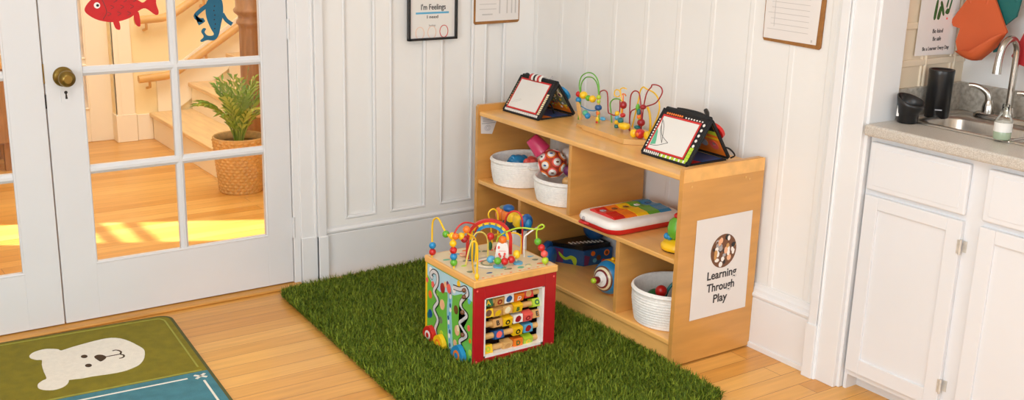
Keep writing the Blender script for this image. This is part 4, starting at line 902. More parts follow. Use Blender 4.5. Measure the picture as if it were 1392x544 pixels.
def blob(name, label, cat, c, r, col, bumps=5, seed=1, group=None):
    t = MB(); rr = random.Random(seed); t.ball(c, r)
    for i in range(bumps):
        d = Vector((rr.uniform(-1, 1), rr.uniform(-1, 1), rr.uniform(-.2, 1))).normalized(); t.ball((c[0]+d.x*r[0]*.8, c[1]+d.y*r[1]*.8, c[2]+d.z*r[2]*.8), [q*.42 for q in r], 12, 8)
    o = t.build(name, col, loc=(c[0], c[1], c[2]-r[2])); return tag(o, label, cat, group)
blob('soft_toy', 'blue soft toy lying inside the left rope basket', 'toy', (-.155, -.285, .486), (.042, .042, .036), 'blue', 6, 3)
blob('soft_toy', 'red soft toy beside the blue one in the left rope basket', 'toy', (-.145, -.368, .488), (.042, .036, .038), 'coral', 6, 5)
blob('soft_toy', 'orange knobbly soft toy at the left basket bottom', 'toy', (-.09, -.24, .455), (.045, .035, .035), 'orange', 4, 8)
# patterned ball
bc = Vector((-.185, -.572, .548)); t = thing('patterned_ball', 'red fabric ball with round white picture patches in the basket', 'ball', tuple(bc-Vector((0, 0, .058))))
MB().ball(bc, .056, 28, 18).build('ball_body', mat('rust red fabric', (176, 62, 40), .8, .2, 40, bump=.3), t)
rr = random.Random(2); pts = []
for i in range(20):
    ph = math.acos(1-2*(i+.5)/20); th = PI*(1+5**.5)*i; pts.append(Vector((math.cos(th)*math.sin(ph), math.sin(th)*math.sin(ph), math.cos(ph))))
for i, d in enumerate(pts):
    q = d.to_track_quat('Z', 'Y').to_matrix(); m = MB().use('orange' if i % 2 else 'coral')
    m.lathe([(.0215, .0522), (.0210, .0560), (.0, .0592)], bc, 16, rot=q, cap0=False, cap1=False); m.use('white'); m.lathe([(.0165, .0565), (.0162, .0590), (.0, .0604)], bc, 16, rot=q, cap0=False, cap1=False)
    m.use(('black', 'navy', 'brown', 'dkgreen')[i % 4]); m.lathe([(.0075, .0596), (.0070, .0606), (.0, .0611)], bc, 8, rot=q, cap0=False, cap1=False, sx=1, sy=.6); m.build('patch', None, t)
t = thing('play_cup', 'pink plastic play cup tipped on its side on top of the patterned ball', 'cup', (-.19, -.47, .56))
qc = Vector((-.42, .36, .62)).normalized().to_track_quat('Z', 'Y').to_matrix()
MB().lathe([(.0, .073), (.026, .073), (.0285, .071), (.0385, .002), (.0395, -.002), (.037, -.002), (.0355, .002), (.026, .067), (.0, .067)], (-.190, -.508, .588), 32, rot=qc, cap0=False, cap1=False).build('cup_body', 'pink', t)
blob('toy_ball', 'small white and green ball behind the patterned ball', 'ball', (-.105, -.575, .575), (.034, .034, .034), 'white', 0, 1)
blob('toy_ball', 'tan wooden ball in the basket right of the patterned ball', 'ball', (-.19, -.685, .495), (.022, .022, .022), 'beadwood', 0)
blob('toy_ball', 'dark purple ball above the tan one in the divider basket', 'ball', (-.165, -.66, .535), (.023, .023, .023), 'purple', 0)
blob('toy_ball', 'brown wooden ball at the right rim of the divider basket', 'ball', (-.14, -.725, .50), (.024, .024, .024), 'brown', 0)
# bottom-right basket contents
t = thing('wire_rattle', 'teal looped wire rattle with a red ball in the bottom basket', 'toy', (-.15, -1.28, .12))
MB().tube([(-.16, -1.26, .15), (-.14, -1.275, .22), (-.09, -1.30, .262), (-.05, -1.345, .275), (-.06, -1.385, .262), (-.09, -1.375, .235), (-.10, -1.355, .22)], .006, 8, 6).build('loop', 'teal', t)
MB().ball((-.10, -1.352, .216), (.008, .008, .008)).build('bead', 'crimson', t)
MB().ball((-.165, -1.255, .200), .023).build('ball_end', 'red', t); MB().ball((-.155, -1.235, .190), .015).build('bead', 'cream', t); MB().ball((-.14, -1.245, .14), .03).build('ball_end', 'navy', t)
blob('toy_ball', 'dark green ball at the left of the bottom basket', 'ball', (-.16, -1.215, .155), (.038, .034, .04), 'dkgreen', 0)
blob('soft_toy', 'crimson toy lying at the front right of the bottom basket', 'toy', (-.20, -1.33, .145), (.045, .045, .05), 'crimson', 5, 12)
blob('soft_toy', 'olive toy lying behind the crimson one in the bottom basket', 'toy', (-.11, -1.34, .14), (.045, .045, .045), 'olive', 5, 15)

# ------------------------------------------------------------------ toy xylophone
t = thing('toy_piano', 'white and red toy piano with five rainbow keys on the middle shelf', 'toy piano', (-.15, -1.04, .405))
def rr_ring(x0, x1, y0, y1, r, z, n=6, bow=0):
    o = []
    for cx, cy, a0 in ((x0+r, y0+r, PI), (x1-r, y0+r, 1.5*PI), (x1-r, y1-r, 0), (x0+r, y1-r, .5*PI)):
        for i in range(n): a = a0+.5*PI*i/(n-1); o.append((cx+r*math.cos(a), cy+r*math.sin(a), z))
    return o
MB().loft([rr_ring(-.318, .028, -1.140, -.922, .05, .4065), rr_ring(-.326, .034, -1.148, -.914, .055, .412), rr_ring(-.326, .034, -1.148, -.914, .055, .428)], True).build('lower_case', 'red', t)
MB().loft([rr_ring(-.327, .035, -1.149, -.913, .055, .4285), rr_ring(-.330, .038, -1.152, -.910, .058, .436), rr_ring(-.325, .033, -1.147, -.915, .055, .451), rr_ring(-.314, .022, -1.136, -.926, .048, .4565), rr_ring(-.29, .0, -1.11, -.95, .03, .4565)], True).build('upper_case', 'white', t)
for i, c in enumerate(('red', 'orange', 'yellow', 'green', 'blue')):
    xa = -.284+.0565*i; m = MB(); L0, L1 = -1.104-.002*i, -.955+.004*i
    pr = [(L0, .450), (L0, .458), (L0+.014, .465), (-1.06, .467), (-1.045, .470), (-1.03, .466), (-1.0, .463), (-.985, .468), (-.972, .469), (L1, .462), (L1, .450)]
    m.prism([(-y, z) for y, z in pr], -(xa+.053), -xa, (0, 0, 0), (0, -1, 0), (0, 0, 1)); m.build('key', c, t, bevel=.003)
    MB().box(xa+.016, xa+.036, -1.012, -.992, .460, .4665).build('key_emblem', ('grey', 'brown', 'brown', 'white', 'navy')[i], t, bevel=.002)
MB().tube([(-.324, -.955, .420), (-.340, -.966, .424), (-.338, -.992, .424), (-.325, -1.00, .420)], .006, 8, 6).build('cord_loop', 'red', t)
MB().ball((-.330, -.975, .438), (.005, .008, .008)).build('knob', 'grey', t)
# green and yellow stacking toy, mostly hidden by the end panel
t = thing('stacking_toy', 'yellow and green stacking toy at the right end of the middle shelf', 'toy', (-.21, -1.375, .405))
MB().lathe([(.045, 0), (.062, .006), (.064, .02), (.050, .034), (.02, .038)], (-.21, -1.375, .406), 32).build('base', 'yellow', t)
MB().lathe([(.05, 0), (.058, .004)], (-.21, -1.375, .4055), 32).build('foot_ring', 'black', t)
MB().lathe([(.012, .034), (.034, .05), (.036, .075), (.030, .105), (.015, .118)], (-.21, -1.365, .406), 24).build('body', 'green', t)
for y in (-1.338, -1.355): MB().ball((-.235, y, .452), (.012, .010, .012)).build('bow', 'blue', t)
MB().ball((-.21, -1.365, .530), (.016, .016, .012)).build('cap', 'red', t)

# ------------------------------------------------------------------ bottom shelf toys
t = thing('block_toy', 'white based toy topped with yellow and blue blocks behind the activity cube', 'toy', (-.372, -.575, .009))
MB().prism([(-.035, 0), (.035, 0), (.032, .292), (-.032, .292)], -.046, .046, (-.372, -.575, .0095), (1, 0, 0), (0, 0, 1)).build('base', 'white', t, bevel=.006)
MB().ball((-.374, -.572, .302), (.034, .052, .032), 20, 12, e=.6).build('middle_block', 'black', t)
for y, r_, c in ((-.490, (.026, .024, .028), 'orange'), (-.532, (.026, .020, .026), 'orange'), (-.575, (.028, .022, .027), 'yellow'), (-.620, (.028, .026, .028), 'yellow')): MB().ball((-.374, y, .338), r_, 18, 12, e=.55).build('block', c, t)
for y, z, r_, c in ((-.535, .372, (.024, .026, .016), 'royal'), (-.664, .345, (.030, .016, .036), 'royal'), (-.676, .338, (.016, .014, .024), 'blue'), (-.50, .366, (.018, .018, .010), 'olive')): MB().ball((-.374, y, z), r_).build('knob', c, t)
# ear-shaped blue toy
t = thing('blue_wheel_toy', 'blue two wheeled toy on the bottom shelf behind the activity cube', 'toy', (-.17, -.565, .10))
for y, x in ((-.528, -.16), (-.60, -.20)):
    MB().lathe([(.012, -.014), (.04, -.014), (.046, -.007), (.046, .007), (.04, .014), (.012, .014)], (x, y, .1475), 28, rot=Matrix.Rotation(PI/2, 3, 'X') @ Matrix.Rotation(.5, 3, 'Y')).build('wheel', 'royal', t)
MB().tube([(-.16, -.528, .1475), (-.20, -.60, .1475)], .010, 10).build('axle', 'black', t)
# keyboard in a patterned case
t = thing('toy_keyboard', 'black toy keyboard in a purple and blue patterned case on the bottom shelf', 'toy keyboard', (-.03, -.6, .10))
foot = [(-.150, -.512), (-.062, -.658), (.085, -.672), (.086, -.52), (-.04, -.512)]
m = MB().use('navy'); m.prism(foot, .1005, .168); cs = m.build('case', None, t, bevel=.006)
def side(m, a, b, poly, d=.001):
    a, b = Vector((*a, 0)), Vector((*b, 0)); m.prism(poly, .0002, d, a, (b-a).normalized(), (0, 0, 1))
m = MB(); fa, fb, fc = foot[0], foot[1], foot[2]
m.use('purple'); side(m, fa, fb, [(.004, .104), (.075, .104), (.075, .164), (.004, .164)])
m.use('lime'); side(m, fa, fb, smooth_poly([(.055, .150), (.085, .128), (.11, .14), (.136, .130), (.136, .102), (.125, .102), (.112, .124), (.085, .116), (.06, .132)], 3), .0016)
m.use('purple'); side(m, fb, fc, [(.002, .104), (.022, .104), (.030, .14), (.002, .15)]); m.use('orange'); side(m, fb, fc, circ((.045, .152), .011, 14)); side(m, fb, fc, circ((.115, .148), .014, 14)); m.use('brown'); side(m, fb, fc, circ((.075, .13), .012, 14)); side(m, fb, fc, circ((.115, .148), .008, 14), .0014); m.use('sky'); side(m, fb, fc, circ((.055, .12), .010, 14))
m.build('case_pattern', None, cs)
m = MB(); m.prism([(-.142, -.516), (-.062, -.648), (.078, -.660), (.080, -.525), (-.038, -.518)], .168, .186); m.build('top_plate', 'black', t, bevel=.004)
m = MB()
for i in range(9): a = Vector((-.085+.017*i, -.585-.005*i, .186)); m.box(a.x, a.x+.006, a.y-.012, a.y+.012, .186, .189)
m.build('keys', 'white', t)
blob('blue_cushion', 'dark blue soft cushion behind the toy keyboard', 'cushion', (.035, -.600, .240), (.045, .055, .05), 'navy', 3, 2)
# round colourful ball toy
bc = Vector((-.170, -.972, .172)); t = thing('activity_ball', 'round blue and yellow activity ball toy leaning on the lower divider', 'ball', (bc.x, bc.y, .10))
d = Vector((-.92, -.12, .04)).normalized(); q = d.to_track_quat('Z', 'Y').to_matrix(); rB = .0715
def band(z0, z1, c, k_=1.0):
    pr = []
    for i in range(8):
        z = z0+(z1-z0)*i/7; pr.append((math.sqrt(max(0, rB*rB-z*z))*k_, z*k_))
    return MB().lathe(pr, bc, 40, rot=q, cap0=False, cap1=False).build('ring', c, t)
for z0, z1, c in ((-.0715, -.03, 'orange'), (-.03, -.008, 'yellow'), (-.008, .012, 'orange'), (.012, .022, 'yellow'), (.022, .050, 'blue'), (.050, .055, 'brown'), (.055, .0605, 'cream'), (.0605, .0645, 'darkred'), (.0645, .0698, 'white'), (.0698, .0715, 'grey')): band(z0, z1, c)
m = MB().lathe([(.018, .064), (.016, .078), (.010, .080)], bc, 18, rot=q); m.build('hub', 'white', t)
nb = bc+d*.076; MB().lathe([(.013, 0), (.015, .012), (.013, .024), (.006, .028)], nb, 18, rot=q).build('nose_knob', 'darkred', t); MB().lathe([(.011, .024), (.011, .034), (.005, .038)], nb, 14, rot=q).build('knob_tip', 'lime', t)
for i in range(8):
    a = 2*PI*i/8; v_ = q @ Vector((math.cos(a)*.0705, math.sin(a)*.0705, 0)); MB().ball(bc+v_, (.010, .010, .010), 10, 7).build('stud', ('yellow', 'crimson')[i % 2], t)

# ------------------------------------------------------------------ pictures and clipboards
def on_back(m, poly, w0, w1, y=WY): m.prism(poly, w0, w1, (0, y, 0), (1, 0, 0), (0, 0, 1))
yA = .004
t = thing('picture_frame', 'thin black frame with a feelings chart on the back wall', 'picture', (-.428, yA, 1.0))
x0, x1, z0, z1 = -.553, -.309, 1.005, 1.36
m = MB()
for a, b, c, d in ((x0, x1, z0, z0+.010), (x0, x1, z1-.010, z1), (x0, x0+.010, z0, z1), (x1-.010, x1, z0, z1)): m.box(a, b, yA-.018, yA, c, d)
m.build('frame', 'black', t, bevel=.0015)
m = MB().use('paper'); m.box(x0+.009, x1-.009, yA-.006, yA-.001, z0+.009, z1-.009); m.use('board'); on_back(m, [(x0+.024, z0+.022), (x1-.022, z0+.022), (x1-.022, z1-.02), (x0+.024, z1-.02)], .0062, .0066, yA); m.build('poster', None, t)
xc = (x0+x1)/2
lettering("I'm Feelings", .034, (xc+.004, yA-.0075, 1.135), (1, 0, 0), (0, 0, 1), 'ink', t, bold=.0002, width=.122); lettering('I need', .019, (xc, yA-.0075, 1.098), (1, 0, 0), (0, 0, 1), 'ink', t, width=.055); lettering('feelings', .012, (xc, yA-.0075, 1.064), (1, 0, 0), (0, 0, 1), 'greyink', t)
m = MB(); on_back(m, [(xc-.082, 1.117), (xc+.082, 1.117), (xc+.082, 1.125), (xc-.082, 1.125)], .0066, .0074, yA); m.build('blue_line', 'sky', t)
for i, c in enumerate(('peach', 'peach', 'red')):
    m = MB(); cc = (xc-.062+.060*i, 1.036+(.002*i)); pp = [(cc[0]+.0205*math.cos(a), cc[1]+.026*math.sin(a)) for a in np.linspace(0, 2*PI, 26)]
    on_back(m, stroke(pp, .0016 if i < 2 else .003), .0066, .0074, yA); m.build('drawn_circle', c, t)
t = thing('clipboard', 'brown clipboard with a printed table on the back wall by the corner', 'clipboard', (-.1, yA, 1.06), 'clipboards')
m = MB(); on_back(m, smooth_poly([(-.218, 1.067), (-.210, 1.060), (-.1, 1.061), (.018, 1.063), (.026, 1.070), (.027, 1.36), (.02, 1.37), (-.21, 1.37), (-.219, 1.36)], 1), .0, .004, yA); m.build('board', 'cork', t, bevel=.001)
m = MB(); on_back(m, [(-.209, 1.073), (.021, 1.075), (.021, 1.35), (-.209, 1.35)], .0042, .0052, yA); sh_ = m.build('sheet', 'paper', t)
m = MB()
for i in range(9): on_back(m, [(-.19, 1.125+.022*i), (-.10, 1.125+.022*i), (-.10, 1.128+.022*i), (-.19, 1.128+.022*i)], .0052, .0056, yA)
for x in (-.085, -.045, -.02, .0): on_back(m, [(x, 1.105), (x+.006, 1.105), (x+.006, 1.33), (x, 1.33)], .0052, .0057, yA)
on_back(m, [(-.175, 1.10), (-.12, 1.10), (-.12, 1.106), (-.175, 1.106)], .0052, .0057, yA)
m.build('printed_table', 'greyink', sh_)
MB().box(-.14, -.06, yA-.014, yA-.004, 1.335, 1.375).build('clip', 'chrome', t, bevel=.002)
xB = WX-.0018
t = thing('clipboard', 'brown clipboard with a lined sheet on the right wall beside the kitchen niche', 'clipboard', (xB, -1.53, 1.14), 'clipboards')
def on_right(m, poly, w0, w1, x=xB): m.prism([(-y, z) for y, z in poly], w0, w1, (x, 0, 0), (0, -1, 0), (0, 0, 1))   # outwards is -x
m = MB(); on_right(m, [(-1.403, 1.147), (-1.65, 1.143), (-1.658, 1.150), (-1.664, 1.45), (-1.658, 1.46), (-1.40, 1.46), (-1.395, 1.45), (-1.397, 1.155)], .0, .005); m.build('board', 'cork', t, bevel=.001)
m = MB(); on_right(m, [(-1.401, 1.157), (-1.638, 1.157), (-1.650, 1.44), (-1.400, 1.44)], .0055, .0068); sh_ = m.build('sheet', 'paper', t)
m = MB()
for i in range(14):
    z = 1.19+.019*i; a = -1.43 if i % 3 else -1.415; on_right(m, [(a, z), (-1.60, z), (-1.60, z+.0018), (a, z+.0018)], .0068, .0072)
on_right(m, [(-1.445, 1.2), (-1.447, 1.2), (-1.447, 1.40), (-1.445, 1.40)], .0068, .0072); on_right(m, [(-1.615, 1.163), (-1.622, 1.163), (-1.622, 1.172), (-1.615, 1.172)], .0068, .0074)
m.build('ruled_lines', 'greyink', sh_)
m = MB(); on_right(m, [(-1.49, 1.425), (-1.57, 1.425), (-1.57, 1.47), (-1.49, 1.47)], .005, .016); m.build('clip', 'chrome', t, bevel=.002)

# ------------------------------------------------------------------ kitchen niche
CY0, CY1 = -1.900, -3.36
cb = thing('base_cabinet', 'white painted sink cabinet with drawer fronts and doors in the niche', 'cabinet', (.35, -2.6, 0))
m = MB(); m.box(.115, NX-.005, CY1, CY0, .055, .075); m.box(.133, NX-.005, CY0-.018, CY0, .075, CZ-.037); m.box(.133, NX-.005, CY1, CY1+.018, .075, CZ-.037)
m.box(.115, .133, CY1, CY0, .075, CZ-.037); m.build('body', 'cab', cb); MB().box(.172, NX-.005, CY1, CY0-.0, 0, .055).build('toe_kick', 'cab', cb); MB().box(.115, .172, CY0-.012, CY0, 0, .055).build('side_foot', 'cab', cb)
for i, (ya, yb) in enumerate(((-1.912, -2.272), (-2.330, -2.69), (-2.75, -3.11))):
    dr = MB().box(.098, .115, yb, ya, .720, .880).build('drawer_front', 'cab', cb, bevel=.006, seg=3)
    MB().box(.0965, .099, yb+.022, ya-.022, .738, .862).build('raised_field', 'cab', dr, bevel=.001)
    z0, z1 = .078, .702
    m = MB(); fw_ = .052
    m.box(.098, .115, yb, yb+fw_, z0, z1); m.box(.098, .115, ya-fw_, ya, z0, z1); m.box(.0982, .1148, yb+fw_, ya-fw_, z0, z0+fw_); m.box(.0982, .1148, yb+fw_, ya-fw_, z1-fw_*.8, z1)
    dd = m.build('door', 'cab', cb, bevel=.0018); MB().box(.106, .114, yb+fw_-.004, ya-fw_+.004, z0+fw_-.004, z1-.038).build('door_panel', 'cab', dd, bevel=.002)
    hy = yb-.004
    for zc in (.622, .158):
        h = MB(); h.tube([(.0965, hy, zc-.024), (.0965, hy, zc+.024)], .0045, 10); h.box(.0968, .0985, hy, hy+.012, zc-.022, zc+.022); h.box(.112, .1145, hy-.012, hy, zc-.018, zc+.018); h.build('hinge', 'hinge', dd)
# worktop with a real cut-out
SX0, SX1, SY0, SY1 = .238, .545, -1.945, -2.66
m = MB(); m.box(.072, SX0+.01, CY1, CY0+.004, CZ-.037, CZ); m.box(SX1-.01, NX, CY1, CY0+.004, CZ-.037, CZ); m.box(SX0+.01, SX1-.01, SY0-.01, CY0+.004, CZ-.037, CZ); m.box(SX0+.01, SX1-.01, CY1, SY1+.01, CZ-.037, CZ); m.box(.236, NX, CY0+.004, NY, CZ-.037, CZ)
o = m.build('worktop', 'lam', bevel=.008, seg=3, loc=(.35, -2.6, CZ-.037)); tag(o, 'speckled beige laminate worktop around the steel sink', 'worktop')
m = MB(); m.box(NX-.018, NX, CY1, NY, CZ, CZ+.097); m.box(.236, NX-.018, NY-.018, NY, CZ, CZ+.097)
o = m.build('backsplash', 'bsplash', bevel=.002, loc=(NX, -2.6, CZ)); tag(o, 'mottled grey beige backsplash strip behind the worktop', 'backsplash')
sk = thing('kitchen_sink', 'stainless steel double bowl sink set in the worktop', 'sink', (.39, -2.3, CZ))
ym = -2.300
def bowl(ya, yb):
    N = 10
    def ring(x0, x1, y0, y1, r, z): return rr_ring(x0, x1, y0, y1, r, z, N)
    bx0, bx1, by0, by1 = SX0+.028, SX1-.105, yb+.020, ya-.024
    m = MB(); m.loft([ring(SX0, SX1, yb, ya, .004, CZ+.001), ring(SX0, SX1, yb, ya, .004, CZ+.006), ring(SX0+.006, SX1-.006, yb+.0, ya-.004, .006, CZ+.0075), ring(bx0-.006, bx1+.006, by0-.006, by1+.006, .05, CZ+.006), ring(bx0, bx1, by0, by1, .05, CZ-.002), ring(bx0+.006, bx1-.006, by0+.006, by1-.006, .05, CZ-.12), ring(bx0+.03, bx1-.03, by0+.03, by1-.03, .05, CZ-.155), ring(bx0+.08, bx1-.06, by0+.09, by1-.09, .02, CZ-.158)], False); return m
bowl(SY0, ym).build('bowl', 'steel', sk); bowl(ym, SY1).build('bowl', 'steel', sk)
MB().lathe([(.04, 0), (.04, .004), (.03, .005), (.02, .002)], (.36, (SY0+ym)/2, CZ-.158), 24).build('drain', 'chrome', sk)
t = thing('tap', 'curved satin nickel mixer tap behind the sink', 'tap', (.515, -2.10, CZ+.007))
fx, fy = .520, -2.115
pz = CZ+.0075
MB().loft([rr_ring(fx-.034, fx+.026, fy-.16, fy+.115, .028, pz), rr_ring(fx-.034, fx+.026, fy-.16, fy+.115, .028, pz+.012), rr_ring(fx-.026, fx+.018, fy-.15, fy+.105, .022, pz+.018)], True).build('base_plate', 'chrome', t)
sp = [(fx, fy, pz+.015), (fx, fy, pz+.10), (fx, fy, pz+.215), (fx-.006, fy+.0, pz+.248), (fx-.024, fy+.004, pz+.270), (fx-.046, fy+.008, pz+.268), (fx-.066, fy+.012, pz+.245), (fx-.074, fy+.014, pz+.205), (fx-.076, fy+.014, pz+.160)]
MB().tube(sp, [.0125, .0112, .0112, .0112, .0112, .0112, .0112, .012, .014], 16, 5).build('spout', 'chrome', t)
MB().lathe([(.026, 0), (.024, .012), (.017, .03)], (fx, fy, pz+.017), 24).build('collar', 'chrome', t)
for y in (fy+.068, fy-.105):
    b = MB().lathe([(.020, 0), (.0205, .02), (.016, .036), (.012, .045)], (fx-.006, y, pz+.016), 24).build('handle_base', 'chrome', t)
    MB().tube([(fx-.006, y, pz+.05), (fx-.010, y+.004, pz+.078), (fx-.020, y+.022, pz+.096), (fx-.032, y+.046, pz+.104), (fx-.040, y+.060, pz+.103)], [.013, .012, .010, .008, .0085], 12, 5).build('lever', 'chrome', t)
# cups and bottle
t = thing('measuring_scoop', 'short black flared cup at the front left of the worktop', 'cup', (.225, -1.950, CZ))
m = MB(); c = Vector((.222, -1.948, CZ)); rg = []
for r_, z, k_ in ((.030, .001, 0), (.033, .004, 0), (.034, .03, 0), (.036, .034, .0), (.043, .062, .25), (.045, .078, .45), (.041, .077, .45), (.036, .05, .2), (.026, .012, 0)):
    rg.append([(c.x+r_*math.cos(a), c.y+r_*math.sin(a)-(.006 if z > .05 else 0), c.z+z+k_*.035*math.sin(a)*1.0) for a in np.linspace(0, 2*PI, 33)[:-1]])
m.loft(rg, True); m.build('cup_body', 'black', t)
MB().prism([(-.004, .02), (.004, .02), (.005, .058), (-.003, .058)], .0, .0015, (c.x-.032, c.y+.016, c.z+.002), (.45, -.89, 0), (0, 0, 1)).build('pale_mark', 'white', t)  # white strip painted as a highlight on the cup's side
t = thing('canister', 'tall black canister in the left corner of the worktop', 'canister', (.398, -1.934, CZ))
MB().lathe([(.038, .001), (.0395, .004), (.041, .146), (.042, .158), (.041, .162), (.037, .162), (.036, .156), (.0, .156)], (.398, -1.934, CZ), 36).build('canister_body', 'black', t)
MB().prism([(-.010, .064), (.012, .064), (.012, .068), (-.010, .068)], 0, .0016, (.398-.0312, -1.934-.0250, CZ-.035), (.62, -.78, 0), (0, 0, 1)).build('pale_mark', 'grey', t)
t = thing('soap_bottle', 'clear soap bottle with white label at the sink rim', 'bottle', (.235, -2.262, CZ+.0075))
bz = CZ+.0078; c = (.240, -2.272, bz)
MB().lathe([(.023, 0), (.0255, .003), (.0255, .022), (.025, .024)], c, 28).build('soap', 'soap', t)
MB().lathe([(.0265, .024), (.0265, .052)], c, 28).build('label_band', 'board', t)
MB().lathe([(.0256, .052), (.024, .062), (.013, .076), (.010, .082), (.010, .098), (.0, .098)], c, 28, cap1=False, cap0=False).build('shoulder', 'clear', t)
MB().lathe([(.0105, .092), (.0105, .106), (.007, .108)], c, 20).build('cap', 'clear', t)
# niche poster
t = thing('wall_poster', 'white poster with green leaf letters and three lines on the niche side wall', 'poster', (.43, NY-.008, 1.14))
yP = NY-.0085
def on_n(m, poly, w0, w1): m.prism(poly, w0, w1, (0, yP, 0), (1, 0, 0), (0, 0, 1))
m = MB(); on_n(m, [(.318, 1.140), (.535, 1.135), (.530, 1.47), (.322, 1.47)], 0, .001); m.build('sheet', 'paper', t)
for s_, sz, z, wd in (('Be kind', .020, 1.212, .056), ('Be safe', .020, 1.186, .045), ('Be a Learner Every Day', .018, 1.155, .145)): lettering(s_, sz, (.428, yP-.0014, z), (1, 0, 0), (0, 0, 1), 'ink', t, width=wd)
m = MB().use('dkgreen')
for p_ in ([(.395, 1.262), (.408, 1.262), (.412, 1.318), (.402, 1.318)], [(.414, 1.262), (.428, 1.258), (.434, 1.29), (.424, 1.30)], [(.424, 1.31), (.434, 1.315), (.452, 1.275), (.444, 1.27)], [(.456, 1.278), (.472, 1.272), (.480, 1.284), (.466, 1.292)], [(.458, 1.30), (.464, 1.325), (.470, 1.325), (.464, 1.296)], [(.474, 1.29), (.484, 1.325), (.490, 1.325), (.480, 1.286)]): on_n(m, smooth_poly(p_, 3), .001, .0016)
m.use('coral'); on_n(m, circ((.470, 1.258), .004, 8), .001, .0016); m.build('leaf_letters', None, t)
# bibs on a peg rail
pr_ = thing('peg_rail', 'white peg rail on the niche back wall above the tap', 'peg rail', (NX, -2.1, 1.42))
MB().box(NX-.016, NX-.001, -2.5, -1.88, 1.41, 1.47).build('rail_board', 'cab', pr_, bevel=.003)
for y in (-1.965, -2.055, -2.185): MB().tube([(NX-.016, y, 1.435), (NX-.122, y, 1.447)], .007, 10).build('peg', 'cab', pr_)
def bib(label, col, poly, x, pocket, neck, dx=.0):
    t = thing('silicone_bib', label, 'bib', (x, sum(p[0] for p in poly)/len(poly), 1.13), 'bibs on the peg rail')
    def onx(m, pl, w0, w1): m.prism([(-y, z) for y, z in pl], w0, w1, (x, 0, 0), (0, -1, 0), (0, 0, 1))
    m = MB(); onx(m, smooth_poly([q for p_, r_ in zip(poly, poly[1:]+poly[:1]) for q in (p_, (p_[0]*.85+r_[0]*.15, p_[1]*.85+r_[1]*.15), (p_[0]*.15+r_[0]*.85, p_[1]*.15+r_[1]*.85))], 2), -.004, .004); m.build('bib_body', col, t, bevel=.002)
    if pocket:
        m = MB(); n_ = len(pocket); cy = sum(p[0] for p in pocket)/n_; cz_ = sum(p[1] for p in pocket)/n_
        rg = []
        sp_ = smooth_poly(pocket, 4)
        for k_, w_ in ((1.0, .003), (.97, .018), (.86, .032), (.6, .040), (.25, .043)): rg.append([(x-w_, cy+(y-cy)*k_, cz_+(z-cz_)*k_) for y, z in sp_])
        m.loft(rg); m.build('crumb_pocket', col, t)
    m = MB(); m.tube([(x, neck[0]+.03, neck[1]-.02), (x, neck[0]+.035, neck[1]+.06), (x+.005, neck[0], neck[2]+.011), (x, neck[0]-.035, neck[1]+.06), (x, neck[0]-.03, neck[1]-.02)], .006, 8, 6); m.build('neck_strap', col, t)
    return t
XO = .505
bib('orange silicone bib hanging over the sink corner', 'orangebib', [(-1.903, 1.35), (-1.922, 1.324), (-1.874, 1.249), (-1.884, 1.232), (-1.911, 1.227), (-1.901, 1.182), (-1.912, 1.153), (-1.956, 1.13), (-2.001, 1.132), (-2.049, 1.179), (-2.08, 1.235), (-2.024, 1.333), (-2.016, 1.36)], XO, [(-1.91, 1.152), (-1.934, 1.146), (-1.965, 1.154), (-2.02, 1.196), (-2.076, 1.232), (-2.049, 1.18), (-2.001, 1.133), (-1.956, 1.131)], (-1.965, 1.335, 1.452))
bib('teal silicone bib behind the orange one', 'tealbib', [(-1.986, 1.365), (-1.999, 1.329), (-2.016, 1.295), (-2.021, 1.205), (-2.03, 1.16), (-2.049, 1.165), (-2.043, 1.24), (-2.054, 1.249), (-2.092, 1.284), (-2.1, 1.339), (-2.101, 1.375)], XO+.022, None, (-2.055, 1.35, 1.452))
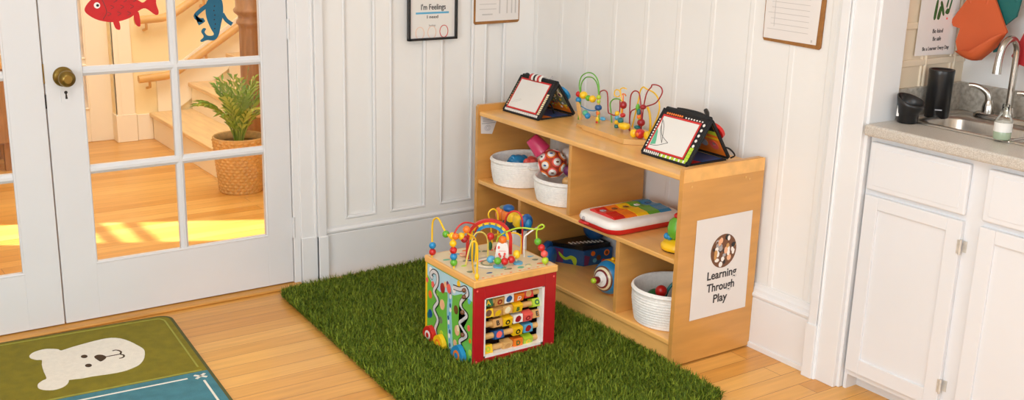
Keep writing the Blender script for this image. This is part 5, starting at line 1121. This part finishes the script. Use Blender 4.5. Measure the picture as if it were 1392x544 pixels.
bib('red silicone bib at the right edge beyond the tap', 'redbib', [(-2.085, 1.155), (-2.10, 1.135), (-2.16, 1.12), (-2.22, 1.14), (-2.225, 1.30), (-2.20, 1.35), (-2.15, 1.35), (-2.13, 1.27), (-2.10, 1.19)], XO+.04, None, (-2.185, 1.34, 1.452))

# ------------------------------------------------------------------ light
def area(name, loc, rot, sx, sy, power, col):
    l = bpy.data.lights.new(name, 'AREA'); l.shape = 'RECTANGLE'; l.size = sx; l.size_y = sy; l.energy = power; l.color = col
    o = bpy.data.objects.new(name, l); COL.objects.link(o); o.location = loc; o.rotation_euler = rot; return o
area('window_daylight', (-2.3, -6.18, 1.6), (PI/2, 0, 0), 3.5, 1.6, 46, (.80, .925, 1))
area('side_window_daylight', (-4.55, -3.75, 1.45), (PI/2, 0, -PI/2), 2.4, 1.3, 80, (.80, .925, 1))
area('ceiling_fill', (-2.2, -2.6, 2.68), (0, 0, 0), 1.6, 1.6, 33, (.89, .95, 1))  # unseen overhead fill added to brighten the room, no fitting modelled
area('hall_fill', (-1.0, 1.7, 2.66), (0, 0, 0), 1.6, 1.2, 40, (.86, .94, 1))  # added overhead fill for the hall, without a fitting
area('hall_front_fill', (-1.9, .6, 2.6), (0, 0, 0), 1.2, .6, 11, (.88, .95, 1))  # second unseen fill, added to lift the hall near the glass doors
s = bpy.data.lights.new('sun', 'SUN'); s.energy = 16; s.angle = .014; s.color = (1, .98, .95); so = bpy.data.objects.new('sun', s); COL.objects.link(so)
dirv = Vector((.905, -.425, -.70)); so.rotation_euler = dirv.to_track_quat('-Z', 'Y').to_euler(); so.location = (-6, 4, 5)
wd_ = bpy.data.worlds.new('sky'); SC.world = wd_; wd_.use_nodes = True
nt = wd_.node_tree; bg = nt.nodes['Background']; bg.inputs[0].default_value = (.85, .92, 1, 1); bg.inputs[1].default_value = 1.2
SC.view_settings.view_transform = 'Standard'; SC.view_settings.look = 'None'; SC.view_settings.gamma = 1; SC.view_settings.use_curve_mapping = False
SC.view_settings.exposure = 0.07
SC.cycles.use_denoising = True; SC.cycles.max_bounces = 10; SC.cycles.diffuse_bounces = 6; SC.cycles.transparent_max_bounces = 12; SC.cycles.sample_clamp_indirect = 6
